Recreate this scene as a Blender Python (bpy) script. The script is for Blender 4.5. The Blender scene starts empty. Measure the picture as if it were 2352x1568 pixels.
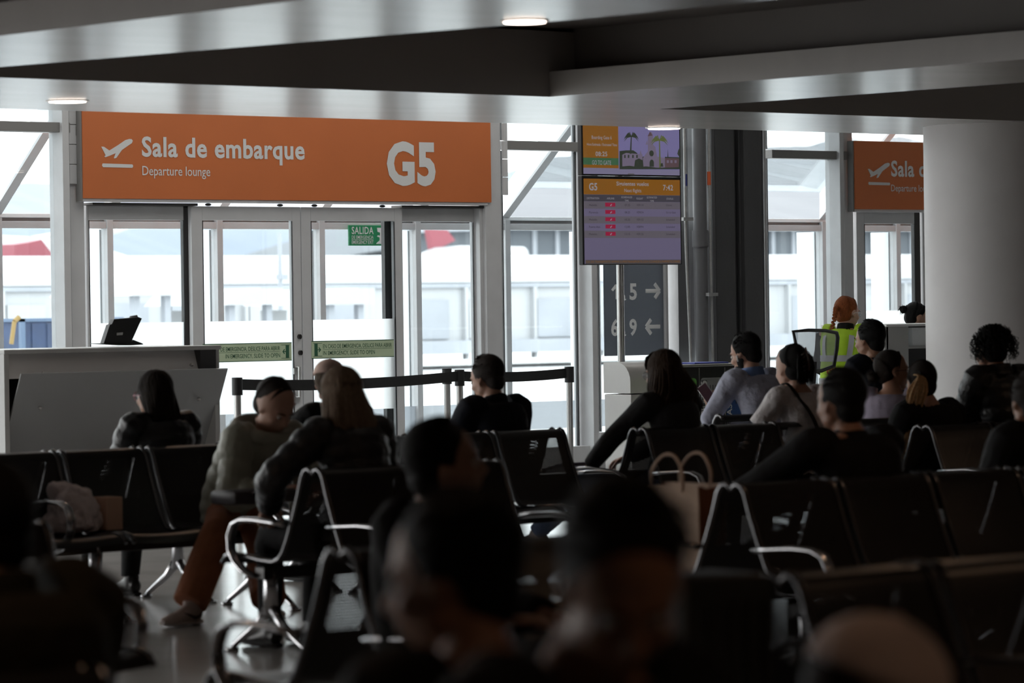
import bpy, bmesh, math, random
from mathutils import Vector, Matrix, noise
random.seed(7)
C = bpy.context.scene.collection
S = bpy.context.scene
R = math.radians
V = Vector
# ------------------------------------------------------------ camera, world, exposure
F, TH, YH, ROLL, EYE = 8500.0, R(40.6), 705.0, -0.014, 1.56
camd = bpy.data.cameras.new('camera'); cam = bpy.data.objects.new('camera', camd); C.objects.link(cam)
RM = Matrix.Rotation(-TH, 3, 'Z') @ Matrix.Rotation(math.pi/2 - math.atan((784-YH)/F), 3, 'X') @ Matrix.Rotation(ROLL, 3, 'Z')
cam.matrix_world = Matrix.Translation((0, 0, EYE)) @ RM.to_4x4()
camd.sensor_width = 36.0; camd.lens = F/2352*36.0
camd.clip_start = 0.1; camd.clip_end = 6000
camd.dof.use_dof = True; camd.dof.focus_distance = 31.0; camd.dof.aperture_fstop = 3.4; camd.dof.aperture_blades = 9
S.camera = cam
S.view_settings.view_transform = 'Standard'; S.view_settings.look = 'None'
S.view_settings.gamma = 1.0; S.view_settings.use_curve_mapping = False
S.view_settings.exposure = 0.0
S.cycles.max_bounces = 8; S.cycles.transparent_max_bounces = 24; S.cycles.glossy_bounces = 4
S.cycles.caustics_reflective = False; S.cycles.caustics_refractive = False
S.cycles.sample_clamp_indirect = 6.0
w = bpy.data.worlds.new('overcast_sky'); S.world = w; w.use_nodes = True
nt = w.node_tree; bg = nt.nodes['Background']
tc = nt.nodes.new('ShaderNodeTexCoord'); sx = nt.nodes.new('ShaderNodeSeparateXYZ'); mr = nt.nodes.new('ShaderNodeMapRange')
rp = nt.nodes.new('ShaderNodeValToRGB')
nt.links.new(tc.outputs['Generated'], sx.inputs[0]); nt.links.new(sx.outputs['Z'], mr.inputs['Value'])
mr.inputs['From Min'].default_value = -0.1; mr.inputs['From Max'].default_value = 1.0
nt.links.new(mr.outputs[0], rp.inputs[0])
rp.color_ramp.elements[0].color = (1, 0.985, 0.965, 1); rp.color_ramp.elements[1].color = (1, 0.985, 0.97, 1)
nt.links.new(rp.outputs[0], bg.inputs[0]); bg.inputs[1].default_value = 5.2
# ------------------------------------------------------------ projection helpers
O = V((0, 0, EYE))
def ray(px, py): return RM @ V(((px-1176)/F, -(py-784)/F, -1))
def onY(px, py, Y): d = ray(px, py); return O + d*(Y/d.y)
def onZ(px, py, Z): d = ray(px, py); return O + d*((Z-EYE)/d.z)
def atD(px, py, d): return O + ray(px, py)*d
def proj(P):
    q = RM.transposed() @ (V(P)-O); return (1176+F*q.x/-q.z, 784-F*q.y/-q.z)
# ------------------------------------------------------------ materials
def mat(name, col, rough=0.6, metal=0.0, noise_amt=0.0, noise_scale=8.0, bump=0.0, bump_scale=40.0, spec=0.5, coat=0.0, stretch=None, sheen=0.0):
    m = bpy.data.materials.new(name); m.use_nodes = True
    n = m.node_tree; b = n.nodes['Principled BSDF']
    b.inputs['Base Color'].default_value = (*col, 1); b.inputs['Roughness'].default_value = rough
    b.inputs['Metallic'].default_value = metal; b.inputs['Specular IOR Level'].default_value = spec
    b.inputs['Coat Weight'].default_value = coat
    if sheen: b.inputs['Sheen Weight'].default_value = sheen
    t = n.nodes.new('ShaderNodeTexCoord'); mp = n.nodes.new('ShaderNodeMapping')
    n.links.new(t.outputs['Object'], mp.inputs[0])
    if stretch: mp.inputs['Scale'].default_value = stretch
    if noise_amt:
        z = n.nodes.new('ShaderNodeTexNoise'); z.inputs['Scale'].default_value = noise_scale; z.inputs['Detail'].default_value = 5
        n.links.new(mp.outputs[0], z.inputs[0])
        r = n.nodes.new('ShaderNodeValToRGB')
        r.color_ramp.elements[0].position = 0.3; r.color_ramp.elements[1].position = 0.7
        r.color_ramp.elements[0].color = (*[c*(1-noise_amt) for c in col], 1)
        r.color_ramp.elements[1].color = (*[min(1, c*(1+noise_amt)) for c in col], 1)
        n.links.new(z.outputs['Fac'], r.inputs[0]); n.links.new(r.outputs[0], b.inputs['Base Color'])
    if bump:
        z = n.nodes.new('ShaderNodeTexNoise'); z.inputs['Scale'].default_value = bump_scale; z.inputs['Detail'].default_value = 4
        n.links.new(mp.outputs[0], z.inputs[0])
        u = n.nodes.new('ShaderNodeBump'); u.inputs['Strength'].default_value = bump; u.inputs['Distance'].default_value = 0.02 if bump < .95 else 0.06
        n.links.new(z.outputs['Fac'], u.inputs['Height']); n.links.new(u.outputs[0], b.inputs['Normal'])
    return m
def emis(name, col, s):
    m = bpy.data.materials.new(name); m.use_nodes = True; n = m.node_tree; b = n.nodes['Principled BSDF']
    b.inputs['Base Color'].default_value = (0.02, 0.02, 0.02, 1); b.inputs['Roughness'].default_value = 0.35
    b.inputs['Emission Color'].default_value = (*col, 1); b.inputs['Emission Strength'].default_value = s
    return m
def glassmat(name, tint=(0.93, 0.96, 0.97), refl=0.06, rough=0.0):
    m = bpy.data.materials.new(name); m.use_nodes = True; n = m.node_tree; n.nodes.clear()
    o = n.nodes.new('ShaderNodeOutputMaterial'); t = n.nodes.new('ShaderNodeBsdfTransparent'); g = n.nodes.new('ShaderNodeBsdfGlossy')
    x = n.nodes.new('ShaderNodeMixShader'); l = n.nodes.new('ShaderNodeLayerWeight'); mu = n.nodes.new('ShaderNodeMath'); mu.operation = 'MULTIPLY_ADD'
    l.inputs[0].default_value = 0.25; mu.inputs[1].default_value = 0.35; mu.inputs[2].default_value = refl*0.4
    t.inputs[0].default_value = (*tint, 1); g.inputs['Roughness'].default_value = rough
    n.links.new(l.outputs['Fresnel'], mu.inputs[0]); n.links.new(mu.outputs[0], x.inputs[0]); n.links.new(t.outputs[0], x.inputs[1]); n.links.new(g.outputs[0], x.inputs[2]); n.links.new(x.outputs[0], o.inputs[0])
    return m
def filmmat(name, col, see):
    m = bpy.data.materials.new(name); m.use_nodes = True; n = m.node_tree; n.nodes.clear()
    o = n.nodes.new('ShaderNodeOutputMaterial'); t = n.nodes.new('ShaderNodeBsdfTransparent'); g = n.nodes.new('ShaderNodeBsdfTranslucent'); d = n.nodes.new('ShaderNodeBsdfDiffuse')
    x = n.nodes.new('ShaderNodeMixShader'); y = n.nodes.new('ShaderNodeMixShader')
    g.inputs[0].default_value = (*col, 1); d.inputs[0].default_value = (*col, 1)
    x.inputs[0].default_value = 0.15; y.inputs[0].default_value = see
    n.links.new(g.outputs[0], x.inputs[1]); n.links.new(d.outputs[0], x.inputs[2]); n.links.new(x.outputs[0], y.inputs[1]); n.links.new(t.outputs[0], y.inputs[2]); n.links.new(y.outputs[0], o.inputs[0])
    return m
M = {}
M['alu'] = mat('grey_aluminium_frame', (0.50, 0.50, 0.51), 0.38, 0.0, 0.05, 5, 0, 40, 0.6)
M['alu_mid'] = mat('shaded_grey_frame', (0.20, 0.195, 0.19), 0.4)  # darker grey for transoms; also the shadow tone beside the sign and under the gutter
M['alu_dark'] = mat('dark_frame', (0.055, 0.053, 0.052), 0.35, 0.3)
M['alu_white'] = mat('white_post', (0.82, 0.84, 0.86), 0.4)
M['steel'] = mat('brushed_steel', (0.55, 0.54, 0.53), 0.3, 0.85, 0.04, 20)
M['chrome'] = mat('polished_chrome_tube', (0.58, 0.58, 0.60), 0.2, 1.0)
M['gunmetal'] = mat('dark_chrome_tube', (0.13, 0.13, 0.135), 0.26, 1.0)
M['blackmetal'] = mat('black_powder_coat', (0.012, 0.011, 0.011), 0.38)
M['blackplastic'] = mat('black_plastic', (0.012, 0.012, 0.013), 0.45)
M['rubber'] = mat('black_rubber', (0.01, 0.01, 0.01), 0.8)
M['belt'] = mat('black_webbing', (0.012, 0.012, 0.013), 0.75, 0, 0.2, 60)
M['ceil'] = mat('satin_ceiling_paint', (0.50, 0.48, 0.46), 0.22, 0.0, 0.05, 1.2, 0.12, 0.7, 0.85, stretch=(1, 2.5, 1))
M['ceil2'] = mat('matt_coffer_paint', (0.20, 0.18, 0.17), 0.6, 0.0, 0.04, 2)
M['colpaint'] = mat('pale_column_paint', (0.80, 0.78, 0.78), 0.5, 0, 0.03, 3, 0.05, 20)
M['wallpaint'] = mat('dark_wall_paint', (0.10, 0.095, 0.09), 0.7, 0, 0.05, 2)
M['orange'] = mat('orange_sign_face', (0.50, 0.135, 0.038), 0.5, 0, 0.04, 1.5)
M['signwhite'] = mat('white_sign_lettering', (0.62, 0.62, 0.62), 0.5)
M['glass'] = glassmat('clear_glass')
M['film'] = filmmat('white_frosted_film', (1.0, 1.0, 1.0), 0.3)
M['darkcol'] = mat('charcoal_column_paint', (0.060, 0.060, 0.064), 0.55, 0, 0.06, 3, 0.1, 30)
M['pipe'] = mat('grey_pipe_paint', (0.105, 0.105, 0.112), 0.42, 0, 0.05, 12)
M['conduit'] = mat('galvanised_conduit', (0.40, 0.40, 0.40), 0.4, 0.6, 0.1, 30)
M['desk'] = mat('grey_laminate', (0.46, 0.46, 0.455), 0.45, 0, 0.03, 4)
M['desk_dark'] = mat('charcoal_laminate', (0.05, 0.05, 0.052), 0.45)
M['deskpanel'] = mat('frosted_grey_panel', (0.31, 0.315, 0.32), 0.3, 0, 0.02, 3)
M['green'] = mat('green_sign_face', (0.01, 0.20, 0.075), 0.45)
M['sticker'] = mat('pale_green_sticker', (0.42, 0.50, 0.34), 0.5)
M['stickerink'] = mat('dark_green_ink', (0.02, 0.085, 0.045), 0.5)
M['white'] = mat('white_paint', (0.8, 0.8, 0.8), 0.5)
M['paper'] = mat('white_paper', (0.72, 0.66, 0.66), 0.7)
# ------------------------------------------------------------ mesh builder
class MB:
    def __init__(s): s.v = []; s.f = []; s.uv = None
    def add(s, vs, fs):
        o = len(s.v); s.v += [V(a) for a in vs]; s.f += [tuple(i+o for i in f) for f in fs]; return s
    def box(s, x0, x1, y0, y1, z0, z1, m=None, bev=0.0):
        if bev:
            b = bmesh.new(); bmesh.ops.create_cube(b, size=1.0)
            for v in b.verts: v.co = V(((x0+x1)/2+v.co.x*(x1-x0), (y0+y1)/2+v.co.y*(y1-y0), (z0+z1)/2+v.co.z*(z1-z0)))
            bmesh.ops.bevel(b, geom=b.edges[:], offset=bev, segments=2, affect='EDGES', profile=0.5)
            vs = [v.co.copy() for v in b.verts]; b.verts.index_update()
            fs = [[v.index for v in f.verts] for f in b.faces]; b.free()
        else:
            vs = [V(p) for p in ((x0,y0,z0),(x1,y0,z0),(x1,y1,z0),(x0,y1,z0),(x0,y0,z1),(x1,y0,z1),(x1,y1,z1),(x0,y1,z1))]
            fs = [(0,3,2,1),(4,5,6,7),(0,1,5,4),(1,2,6,5),(2,3,7,6),(3,0,4,7)]
        if m is not None: vs = [m @ v for v in vs]
        return s.add(vs, fs)
    def loft(s, pts, rad, n=12, side=None, cap=True, closed=False):
        pts = [V(p) for p in pts]; k = len(pts)
        if not isinstance(rad, (list, tuple)): rad = [rad]*k
        elif isinstance(rad, tuple) and len(rad) == 2 and not isinstance(rad[0], (tuple, list)): rad = [rad]*k
        vs = []; sd = V(side) if side is not None else None
        for i, p in enumerate(pts):
            t = (pts[(i+1) % k if closed else min(i+1, k-1)] - pts[(i-1) % k if closed else max(i-1, 0)])
            if t.length < 1e-9: t = V((0, 0, 1))
            t.normalize()
            if sd is None:
                sd = t.cross(V((0, 0, 1)));
                if sd.length < 0.1: sd = t.cross(V((0, 1, 0)))
            a = sd - t*sd.dot(t)
            if a.length < 1e-5: a = t.orthogonal()
            a.normalize()
            if side is None: sd = a
            b = t.cross(a); r = rad[i]; ra, rb = r if isinstance(r, (tuple, list)) else (r, r)
            for j in range(n):
                q = 2*math.pi*j/n; vs.append(p + a*(ra*math.cos(q)) + b*(rb*math.sin(q)))
        fs = []
        for i in range(k if closed else k-1):
            for j in range(n):
                a0 = i*n+j; a1 = i*n+(j+1) % n; i2 = (i+1) % k
                fs.append((a0, a1, i2*n+(j+1) % n, i2*n+j))
        if cap and not closed:
            fs.append(tuple(reversed(range(n)))); fs.append(tuple((k-1)*n+j for j in range(n)))
        return s.add(vs, fs)
    def ell(s, c, r, m=None, n=16, k=10):
        vs = []; fs = []
        rx, ry, rz = r if isinstance(r, (tuple, list)) else (r, r, r)
        M3 = m.to_3x3() if m is not None else Matrix.Identity(3)
        c = V(c)
        for i in range(1, k):
            a = math.pi*i/k
            for j in range(n):
                b = 2*math.pi*j/n
                vs.append(c + M3 @ V((rx*math.sin(a)*math.cos(b), ry*math.sin(a)*math.sin(b), rz*math.cos(a))))
        for i in range(k-2):
            for j in range(n): fs.append((i*n+j, (i+1)*n+j, (i+1)*n+(j+1) % n, i*n+(j+1) % n))
        t = len(vs); vs.append(c + M3 @ V((0, 0, rz))); vs.append(c - M3 @ V((0, 0, rz)))
        for j in range(n):
            fs.append((t, j, (j+1) % n)); fs.append((t+1, (k-2)*n+(j+1) % n, (k-2)*n+j))
        return s.add(vs, fs)
    def prism(s, poly, ext):          # planar polygon of 3-D points pushed along ext
        n = len(poly); poly = [V(p) for p in poly]; e = V(ext)
        return s.add(poly + [p+e for p in poly], [tuple(reversed(range(n))), tuple(range(n, 2*n))] + [(i, (i+1) % n, n+(i+1) % n, n+i) for i in range(n)])
    def mesh(s, name):
        me = bpy.data.meshes.new(name); me.from_pydata([tuple(v) for v in s.v], [], s.f); me.update(); return me
    def build(s, name, m, parent=None, smooth=False, local=False, kind=None, fix=True):
        if parent is not None and not local:
            inv = wm(parent).inverted(); s.v = [inv @ v for v in s.v]
        me = s.mesh(name); return finish(me, name, m, parent, smooth, kind, fix)
def finish(me, name, m, parent=None, smooth=False, kind=None, fix=True):
    if fix:
        b = bmesh.new(); b.from_mesh(me); bmesh.ops.recalc_face_normals(b, faces=b.faces); b.to_mesh(me); b.free()
    if m is not None: me.materials.append(m)
    if smooth is True: me.polygons.foreach_set('use_smooth', [True]*len(me.polygons))
    elif smooth:
        me.polygons.foreach_set('use_smooth', [True]*len(me.polygons)); me.set_sharp_from_angle(angle=R(smooth))
    o = bpy.data.objects.new(name, me); C.objects.link(o)
    if parent is not None: o.parent = parent
    if kind: o['kind'] = kind
    return o
def wm(o):
    m = o.matrix_basis.copy()
    while o.parent is not None: o = o.parent; m = o.matrix_basis @ m
    return m
def remesh(mb, vox, smooth=2):
    me = mb.mesh('tmp'); o = bpy.data.objects.new('tmp', me); C.objects.link(o)
    r = o.modifiers.new('r', 'REMESH'); r.mode = 'VOXEL'; r.voxel_size = vox; r.use_smooth_shade = True
    if smooth:
        q = o.modifiers.new('s', 'SMOOTH'); q.iterations = smooth; q.factor = 0.5
    dg = bpy.context.evaluated_depsgraph_get(); dg.update()
    res = bpy.data.meshes.new_from_object(o.evaluated_get(dg))
    bpy.data.objects.remove(o); bpy.data.meshes.remove(me); return res
def tag(o, label, cat, group=None, kind=None):
    o['label'] = label; o['category'] = cat
    if group: o['group'] = group
    if kind: o['kind'] = kind
    return o
def thing(name, label, cat, loc=(0, 0, 0), rz=0.0, group=None):
    o = bpy.data.objects.new(name, None); C.objects.link(o); o.location = loc; o.rotation_euler = (0, 0, rz)
    o.empty_display_size = 0.1
    o.matrix_basis = Matrix.Translation(loc) @ Matrix.Rotation(rz, 4, 'Z')
    return tag(o, label, cat, group)
def struct_empty(name, loc=(0, 0, 0)):
    o = bpy.data.objects.new(name, None); C.objects.link(o); o.location = loc
    o.matrix_basis = Matrix.Translation(loc); o['kind'] = 'structure'; return o
def children(o): return [c for c in C.objects if c.parent is o]
def copy_tree(o, parent=None):
    c = o.copy(); C.objects.link(c); c.parent = parent
    for ch in children(o): copy_tree(ch, c)
    return c
# ------------------------------------------------------------ flat lettering
_tc = {}
def glyphs(txt, bold):
    cu = bpy.data.curves.new('t', 'FONT'); cu.body = txt; cu.size = 1; cu.offset = bold; cu.resolution_u = 3
    if bold > 0.01: cu.space_character = 1.06
    o = bpy.data.objects.new('t', cu); C.objects.link(o)
    dg = bpy.context.evaluated_depsgraph_get(); dg.update()
    me = bpy.data.meshes.new_from_object(o.evaluated_get(dg)); vs = [v.co.copy() for v in me.vertices]; fs = [tuple(p.vertices) for p in me.polygons]
    bpy.data.objects.remove(o); bpy.data.curves.remove(cu); bpy.data.meshes.remove(me); return vs, fs
CAPH = max(v.y for v in glyphs('H', 0)[0])
def text_on(txt, xl, xr, ybase, ytop, Y, m, parent, bold=0.0, name='lettering', cap=True, th=0.0):
    """lettering on a plane y=Y, from pixel xl to xr, baseline and cap top in pixels at xl"""
    a = onY(xl, ybase, Y); b = onY(xr, ybase, Y); t = onY(xl, ytop, Y)
    return text_at(txt, a.x, b.x, a.z, t.z, Y, m, parent, bold, name)
def text_at(txt, x0, x1, z0, z1, Y, m, parent, bold=0.0, name='lettering', shear=0.0):
    vs, fs = glyphs(txt, bold)
    mnx = min(v.x for v in vs); mxx = max(v.x for v in vs)
    sxx = (x1-x0)/(mxx-mnx); szz = (z1-z0)/CAPH
    mb = MB(); mb.add([V((x0+(v.x-mnx)*sxx+shear*v.y*szz, Y, z0+v.y*szz)) for v in vs], fs)
    return mb.build(name, m, parent, fix=False)
def poly_on(pts, Y, m, parent, name, th=0.003):
    mb = MB(); mb.prism([onY(x, y, Y) for x, y in pts], (0, th, 0)); return mb.build(name, m, parent)
def rrect(x0, x1, z0, z1, r, n=5):
    pts = []
    for cx, cz, a0 in ((x1-r, z1-r, 0), (x0+r, z1-r, 90), (x0+r, z0+r, 180), (x1-r, z0+r, 270)):
        for i in range(n+1):
            a = R(a0+90*i/n); pts.append((cx+r*math.cos(a), cz+r*math.sin(a)))
    return pts
# ============================================================ THE SETTING
ZC = 2.9
yL1, yL2, yL3 = 17.8, 20.5, 18.56
xA, xB, x2, x3 = 9.75, 11.02, 15.6, 17.27
# floor
fm = mat('polished_grey_floor', (0.56, 0.55, 0.54), 0.16, 0, 0.12, 1.6, 0.05, 1.5, 0.6)
mb = MB(); mb.box(-6, 46, -12, 26.6, -0.12, 0); mb.build('floor', fm, kind='structure')
# lower ceiling: solid beams around open coffers
def slab(x0, x1, y0, y1, z0, z1, name, m, kind='structure', parent=None):
    b = MB(); b.box(x0, x1, y0, y1, z0, z1); return b.build(name, m, parent, kind=kind)
ce = struct_empty('ceiling', (0, 0, ZC))
slab(-6, 46, yL3, yL2, ZC, 3.32, 'ceiling_edge_beam', M['ceil'], None, ce)
slab(-6, x3, yL1, yL3, ZC, 3.32, 'ceiling_beam', M['ceil'], None, ce)
b = MB(); b.prism([V((xA, -12, ZC)), V((11.52, -12, ZC)), V((11.52, 12.9, ZC)), V((10.88, yL1, ZC)), V((xA, yL1, ZC))], (0, 0, .16)); b.build('ceiling_beam', M['ceil'], ce)
slab(x2, x3, -12, yL1, ZC, 3.06, 'ceiling_beam', M['ceil'], None, ce)
slab(-6, xA, 11.5, 12.7, ZC, 3.06, 'ceiling_beam', M['ceil'], None, ce)
slab(x3, 46, 11.5, 12.7, ZC, 3.06, 'ceiling_beam', M['ceil'], None, ce)
slab(xB, x2, 4.2, 5.4, ZC, 3.06, 'ceiling_beam', M['ceil'], None, ce)
slab(3.2, 4.4, -12, 11.5, ZC, 3.06, 'ceiling_beam', M['ceil'], None, ce)
slab(22.5, 23.8, -12, yL3, ZC, 3.06, 'ceiling_beam', M['ceil'], None, ce)
# inner stepped fascias
def ring(x0, x1, y0, y1, z0, z1, d, m):
    for a in ((x0, x0+d, y0, y1), (x1-d, x1, y0, y1), (x0, x1, y0, y0+d), (x0, x1, y1-d, y1)):
        slab(a[0], a[1], a[2], a[3], z0, z1, 'coffer_fascia', m, None, ce)
for (a, b, c, d) in ((xB, x2, 5.4, yL1), (x3, 22.5, 12.7, yL3), (4.4, xA, 12.7, yL1), (4.4, xA, -12, 11.5), (23.8, 46, 12.7, yL3), (-6, 3.2, 12.7, yL1)):
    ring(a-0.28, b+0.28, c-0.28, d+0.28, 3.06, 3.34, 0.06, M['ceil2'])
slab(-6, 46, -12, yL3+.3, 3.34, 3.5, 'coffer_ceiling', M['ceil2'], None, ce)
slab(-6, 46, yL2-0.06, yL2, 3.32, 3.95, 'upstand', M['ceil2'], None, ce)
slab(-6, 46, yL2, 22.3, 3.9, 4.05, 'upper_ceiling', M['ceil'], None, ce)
M['skylight'] = glassmat('tinted_skylight_glass', (0.62, 0.62, 0.61)); slab(-6, 23, 22.3, 25.3, 3.97, 3.98, 'skylight_pane', M['skylight'], None, ce); slab(23, 46, 22.3, 25.3, 3.9, 4.05, 'upper_ceiling', M['ceil'], None, ce)  # unseen roof shaped for light: glass at left, solid to dim right sign
for i in range(15): slab(-6+2*i, -5.93+2*i, 22.3, 25.1, 3.9, 4.05, 'skylight_bar', M['alu'], None, ce)
# enclosing walls out of view
slab(-6.2, -6, -12, 25.3, 0, 4, 'wall_left', M['wallpaint'])
slab(46, 46.2, -12, 25.3, 0, 4, 'wall_right', M['wallpaint'])
slab(-6, 46, -12.2, -12, 0, 4, 'wall_back', M['wallpaint'])
# pale round column on the right
cc = onY(2124, 600, 19.15); ccx = cc.x + 0.62/math.cos(R(40.6)+0.11)*0.98
mb = MB(); mb.loft([(ccx, 19.16, 0), (ccx, 19.16, ZC)], 0.60, 64); mb.build('pale_column', M['colpaint'], smooth=40, kind='structure')
# downlights
wl = emis('warm_downlight', (1.0, 0.84, 0.72), 6.0)
def downlight(x, y, z, r, label):
    t = thing('downlight', label, 'ceiling light', (x, y, z))
    b = MB(); b.loft([(x, y, z-0.012), (x, y, z+0.01)], r*0.86, 40); b.build('lamp_disc', wl, t, smooth=40)
    b = MB(); prof = [(r*0.86, -0.002), (r*0.9, -0.006), (r, -0.004), (r*1.02, 0.004)]
    n = 40; vs = []; fs = []
    for a, h in prof:
        for j in range(n): q = 2*math.pi*j/n; vs.append((x+a*math.cos(q), y+a*math.sin(q), z+h))
    for i in range(len(prof)-1):
        for j in range(n): fs.append((i*n+j, i*n+(j+1) % n, (i+1)*n+(j+1) % n, (i+1)*n+j))
    b.add(vs, fs); b.build('rim', M['white'], t, smooth=40, fix=False)
for (px, py, r, l) in ((155, 231, .135, 'round downlight in the ceiling edge left of the large orange sign'),
                       (1205, 47, .115, 'round downlight high in the beam at the top centre'),
                       (1525, 293, .14, 'round downlight in the ceiling edge above the flight screens')):
    p = onZ(px, py, ZC); downlight(p.x, p.y, ZC, r, l)
# ceiling lamps behind and beside the view (they give the warm glints)
for i, (x, y) in enumerate(((3.8, 2), (3.8, 6), (3.8, 10), (10.4, 2), (10.4, 6.0), (10.4, 9.2), (16.4, 4), (16.4, 8), (16.4, 12), (13.3, 4.8), (7, 12.1), (19.8, 12.1), (23.1, 7), (23.1, 14), (13.2, 18.2), (6, 18.6))):
    ld = bpy.data.lights.new('ceiling_lamp', 'AREA'); ld.shape = 'DISK'; ld.size = 0.07; ld.energy = 3.0; ld.color = (1, 0.62, 0.38); ld.spread = R(150)
    lo = bpy.data.objects.new('ceiling_lamp', ld); lo.location = (x, y, ZC-0.012); C.objects.link(lo)
# ------------------------------------------------------------ inner glass wall, plane y = 25
YW = 25.0; ZT = 3.9
wf = struct_empty('wall_window_front', (20, YW, 0))
def X(px, Y=YW, py=600): return onY(px, py, Y).x
def post(pa, pb, y0=24.88, y1=25.04, m='alu', name='mullion', z0=0, z1=ZT, parent=wf):
    b = MB(); b.box(X(pa, y0), X(pb, y0), y0, y1, z0, z1, bev=0.004); return b.build(name, M[m], parent)
post(148, 163, 24.86, 25.06); post(163, 195, 24.93, 25.06)
post(1117, 1153, 24.86, 25.06); post(1103, 1116, 24.9, 25.04)
post(1359, 1371, 24.84, 25.06); post(1340, 1346, 24.98, 25.03); post(1323, 1327, 25.0, 25.05)
post(1528, 1534, 24.95, 25.04); post(1562, 1576, 24.88, 25.05)
post(1757, 1762, 24.7, 25.05); post(1932, 1941, 24.86, 25.06); post(1941, 1961, 24.93, 25.06)
for xx in (X(148)-1.9, X(148)-3.8, X(148)-5.7, X(148)-7.6, X(148)-9.5): 
    b = MB(); b.box(xx, xx+0.07, 24.86, 25.06, 0, ZT, bev=0.004); b.build('mullion', M['alu'], wf)
for xx in (27.95, 29.9, 31.8, 33.7, 35.6, 37.5, 39.4, 41.3, 43.2):
    b = MB(); b.box(xx, xx+0.07, 24.86, 25.06, 0, ZT, bev=0.004); b.build('mullion', M['alu'], wf)
def rail(xa, xb, y0, y1, z0, z1, m='alu', parent=wf, name='transom'):
    b = MB(); b.box(xa, xb, y0, y1, z0, z1, bev=0.003); return b.build(name, M[m], parent)
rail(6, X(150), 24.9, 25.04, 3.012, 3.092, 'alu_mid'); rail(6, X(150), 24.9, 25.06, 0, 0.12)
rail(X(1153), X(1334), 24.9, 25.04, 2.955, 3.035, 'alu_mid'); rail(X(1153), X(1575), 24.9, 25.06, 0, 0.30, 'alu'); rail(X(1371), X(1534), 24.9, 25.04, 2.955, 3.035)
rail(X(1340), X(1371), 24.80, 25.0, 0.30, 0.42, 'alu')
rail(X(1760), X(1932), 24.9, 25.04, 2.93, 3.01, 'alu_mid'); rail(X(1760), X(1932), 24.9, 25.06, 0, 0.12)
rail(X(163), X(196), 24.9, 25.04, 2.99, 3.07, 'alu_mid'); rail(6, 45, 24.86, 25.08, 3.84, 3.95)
# clip plates between jamb and sign
for k in range(4):
    b = MB(); z0 = 2.60+0.16*k; b.box(X(163, 24.9)+0.004, X(189, 24.9), 24.905, 24.93, z0, z0+0.155, bev=0.003); b.build('cover_plate', M['alu'], wf)
for k in range(4):
    b = MB(); z0 = 2.55+0.16*k; b.box(X(1132), X(1141), 24.83, 24.86, z0, z0+0.155, bev=0.003); b.build('cover_plate', M['alu'], wf)
def pane(n, xa, xb, z0, z1, Y=25.0, name='window'):
    w_ = struct_empty('window_%d' % n, (xa, Y, z0))
    b = MB(); b.box(xa, xb, Y-0.004, Y+0.004, z0, z1); b.build('pane', M['glass'], w_)
    b = MB()
    for a in ((xa, xa+.01, z0, z1), (xb-.012, xb, z0, z1)): b.box(a[0], a[1], Y-.012, Y+.012, a[2], a[3])
    b.build('gasket', M['blackplastic'], w_); return w_
pane(1, X(148)-1.83, X(148), 0.12, 3.0); pane(2, X(148)-1.83, X(148), 3.1, 3.84)
pane(3, X(1153), X(1323), 0.3, 2.95); pane(4, X(1153), X(1323), 3.04, 3.84)
w5 = pane(5, X(1371), X(1528), 0.3, 2.95); pane(6, X(1371), X(1528), 3.04, 3.84)
pane(7, X(1762), X(1932), 0.12, 2.93); pane(8, X(1762), X(1932), 3.02, 3.84)
# ------------------------------------------------------------ sliding door between the posts
dr = struct_empty('door_1', (19, YW, 0))
ZH = 2.43
def leaf(name, xa, xb, Yc, sw_l, sw_r, film=True, lm='alu', rm='alu', top=ZH, dd=0.025):
    o = bpy.data.objects.new(name, None); C.objects.link(o); o.parent = dr
    y0, y1 = Yc-dd, Yc+dd
    for nm, a, m in (('stile', (xa, xa+sw_l, 0.02, top), lm), ('stile', (xb-sw_r, xb, 0.02, top), rm), ('top_rail', (xa+sw_l, xb-sw_r, top-0.115, top), 'alu'), ('bottom_rail', (xa+sw_l, xb-sw_r, 0.02, 0.16), 'alu')):
        b = MB(); b.box(a[0], a[1], y0, y1, a[2], a[3], bev=0.003); b.build(nm, M[m], o)
    b = MB(); b.box(xa+sw_l, xb-sw_r, Yc-0.004, Yc+0.004, 0.16, top-0.115); b.build('pane', M['glass'], o)
    if film:
        b = MB(); b.box(xa+sw_l, xb-sw_r, Yc-0.0065, Yc-0.0045, 0.70, 1.475); b.build('frosted_band', M['film'], o)
    b = MB()
    for xx in (xa+sw_l, xb-sw_r-0.006): b.box(xx, xx+0.006, y0-.002, y0+0.01, 0.16, top-0.12)
    b.build('gasket', M['blackplastic'], o)
    return o
Yf, Ym = 25.0, 24.93
leaf('door_leaf', X(196, Yf), X(437, Yf), Yf, 0.02, X(437, Yf)-X(419, Yf), True, 'alu', 'alu_dark')  # right stile in a dark copy of the frame, shade put into its colour
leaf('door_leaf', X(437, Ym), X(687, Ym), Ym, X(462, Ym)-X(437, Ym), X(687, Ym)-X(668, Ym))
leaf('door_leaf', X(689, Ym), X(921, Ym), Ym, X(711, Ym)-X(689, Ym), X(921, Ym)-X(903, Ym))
leaf('door_leaf', X(880, Yf), X(1103, Yf), Yf, X(900, Yf)-X(880, Yf), X(1103, Yf)-X(1084, Yf), False, 'alu_dark', 'alu')  # left stile stands in shade, painted as a darker frame
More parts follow.
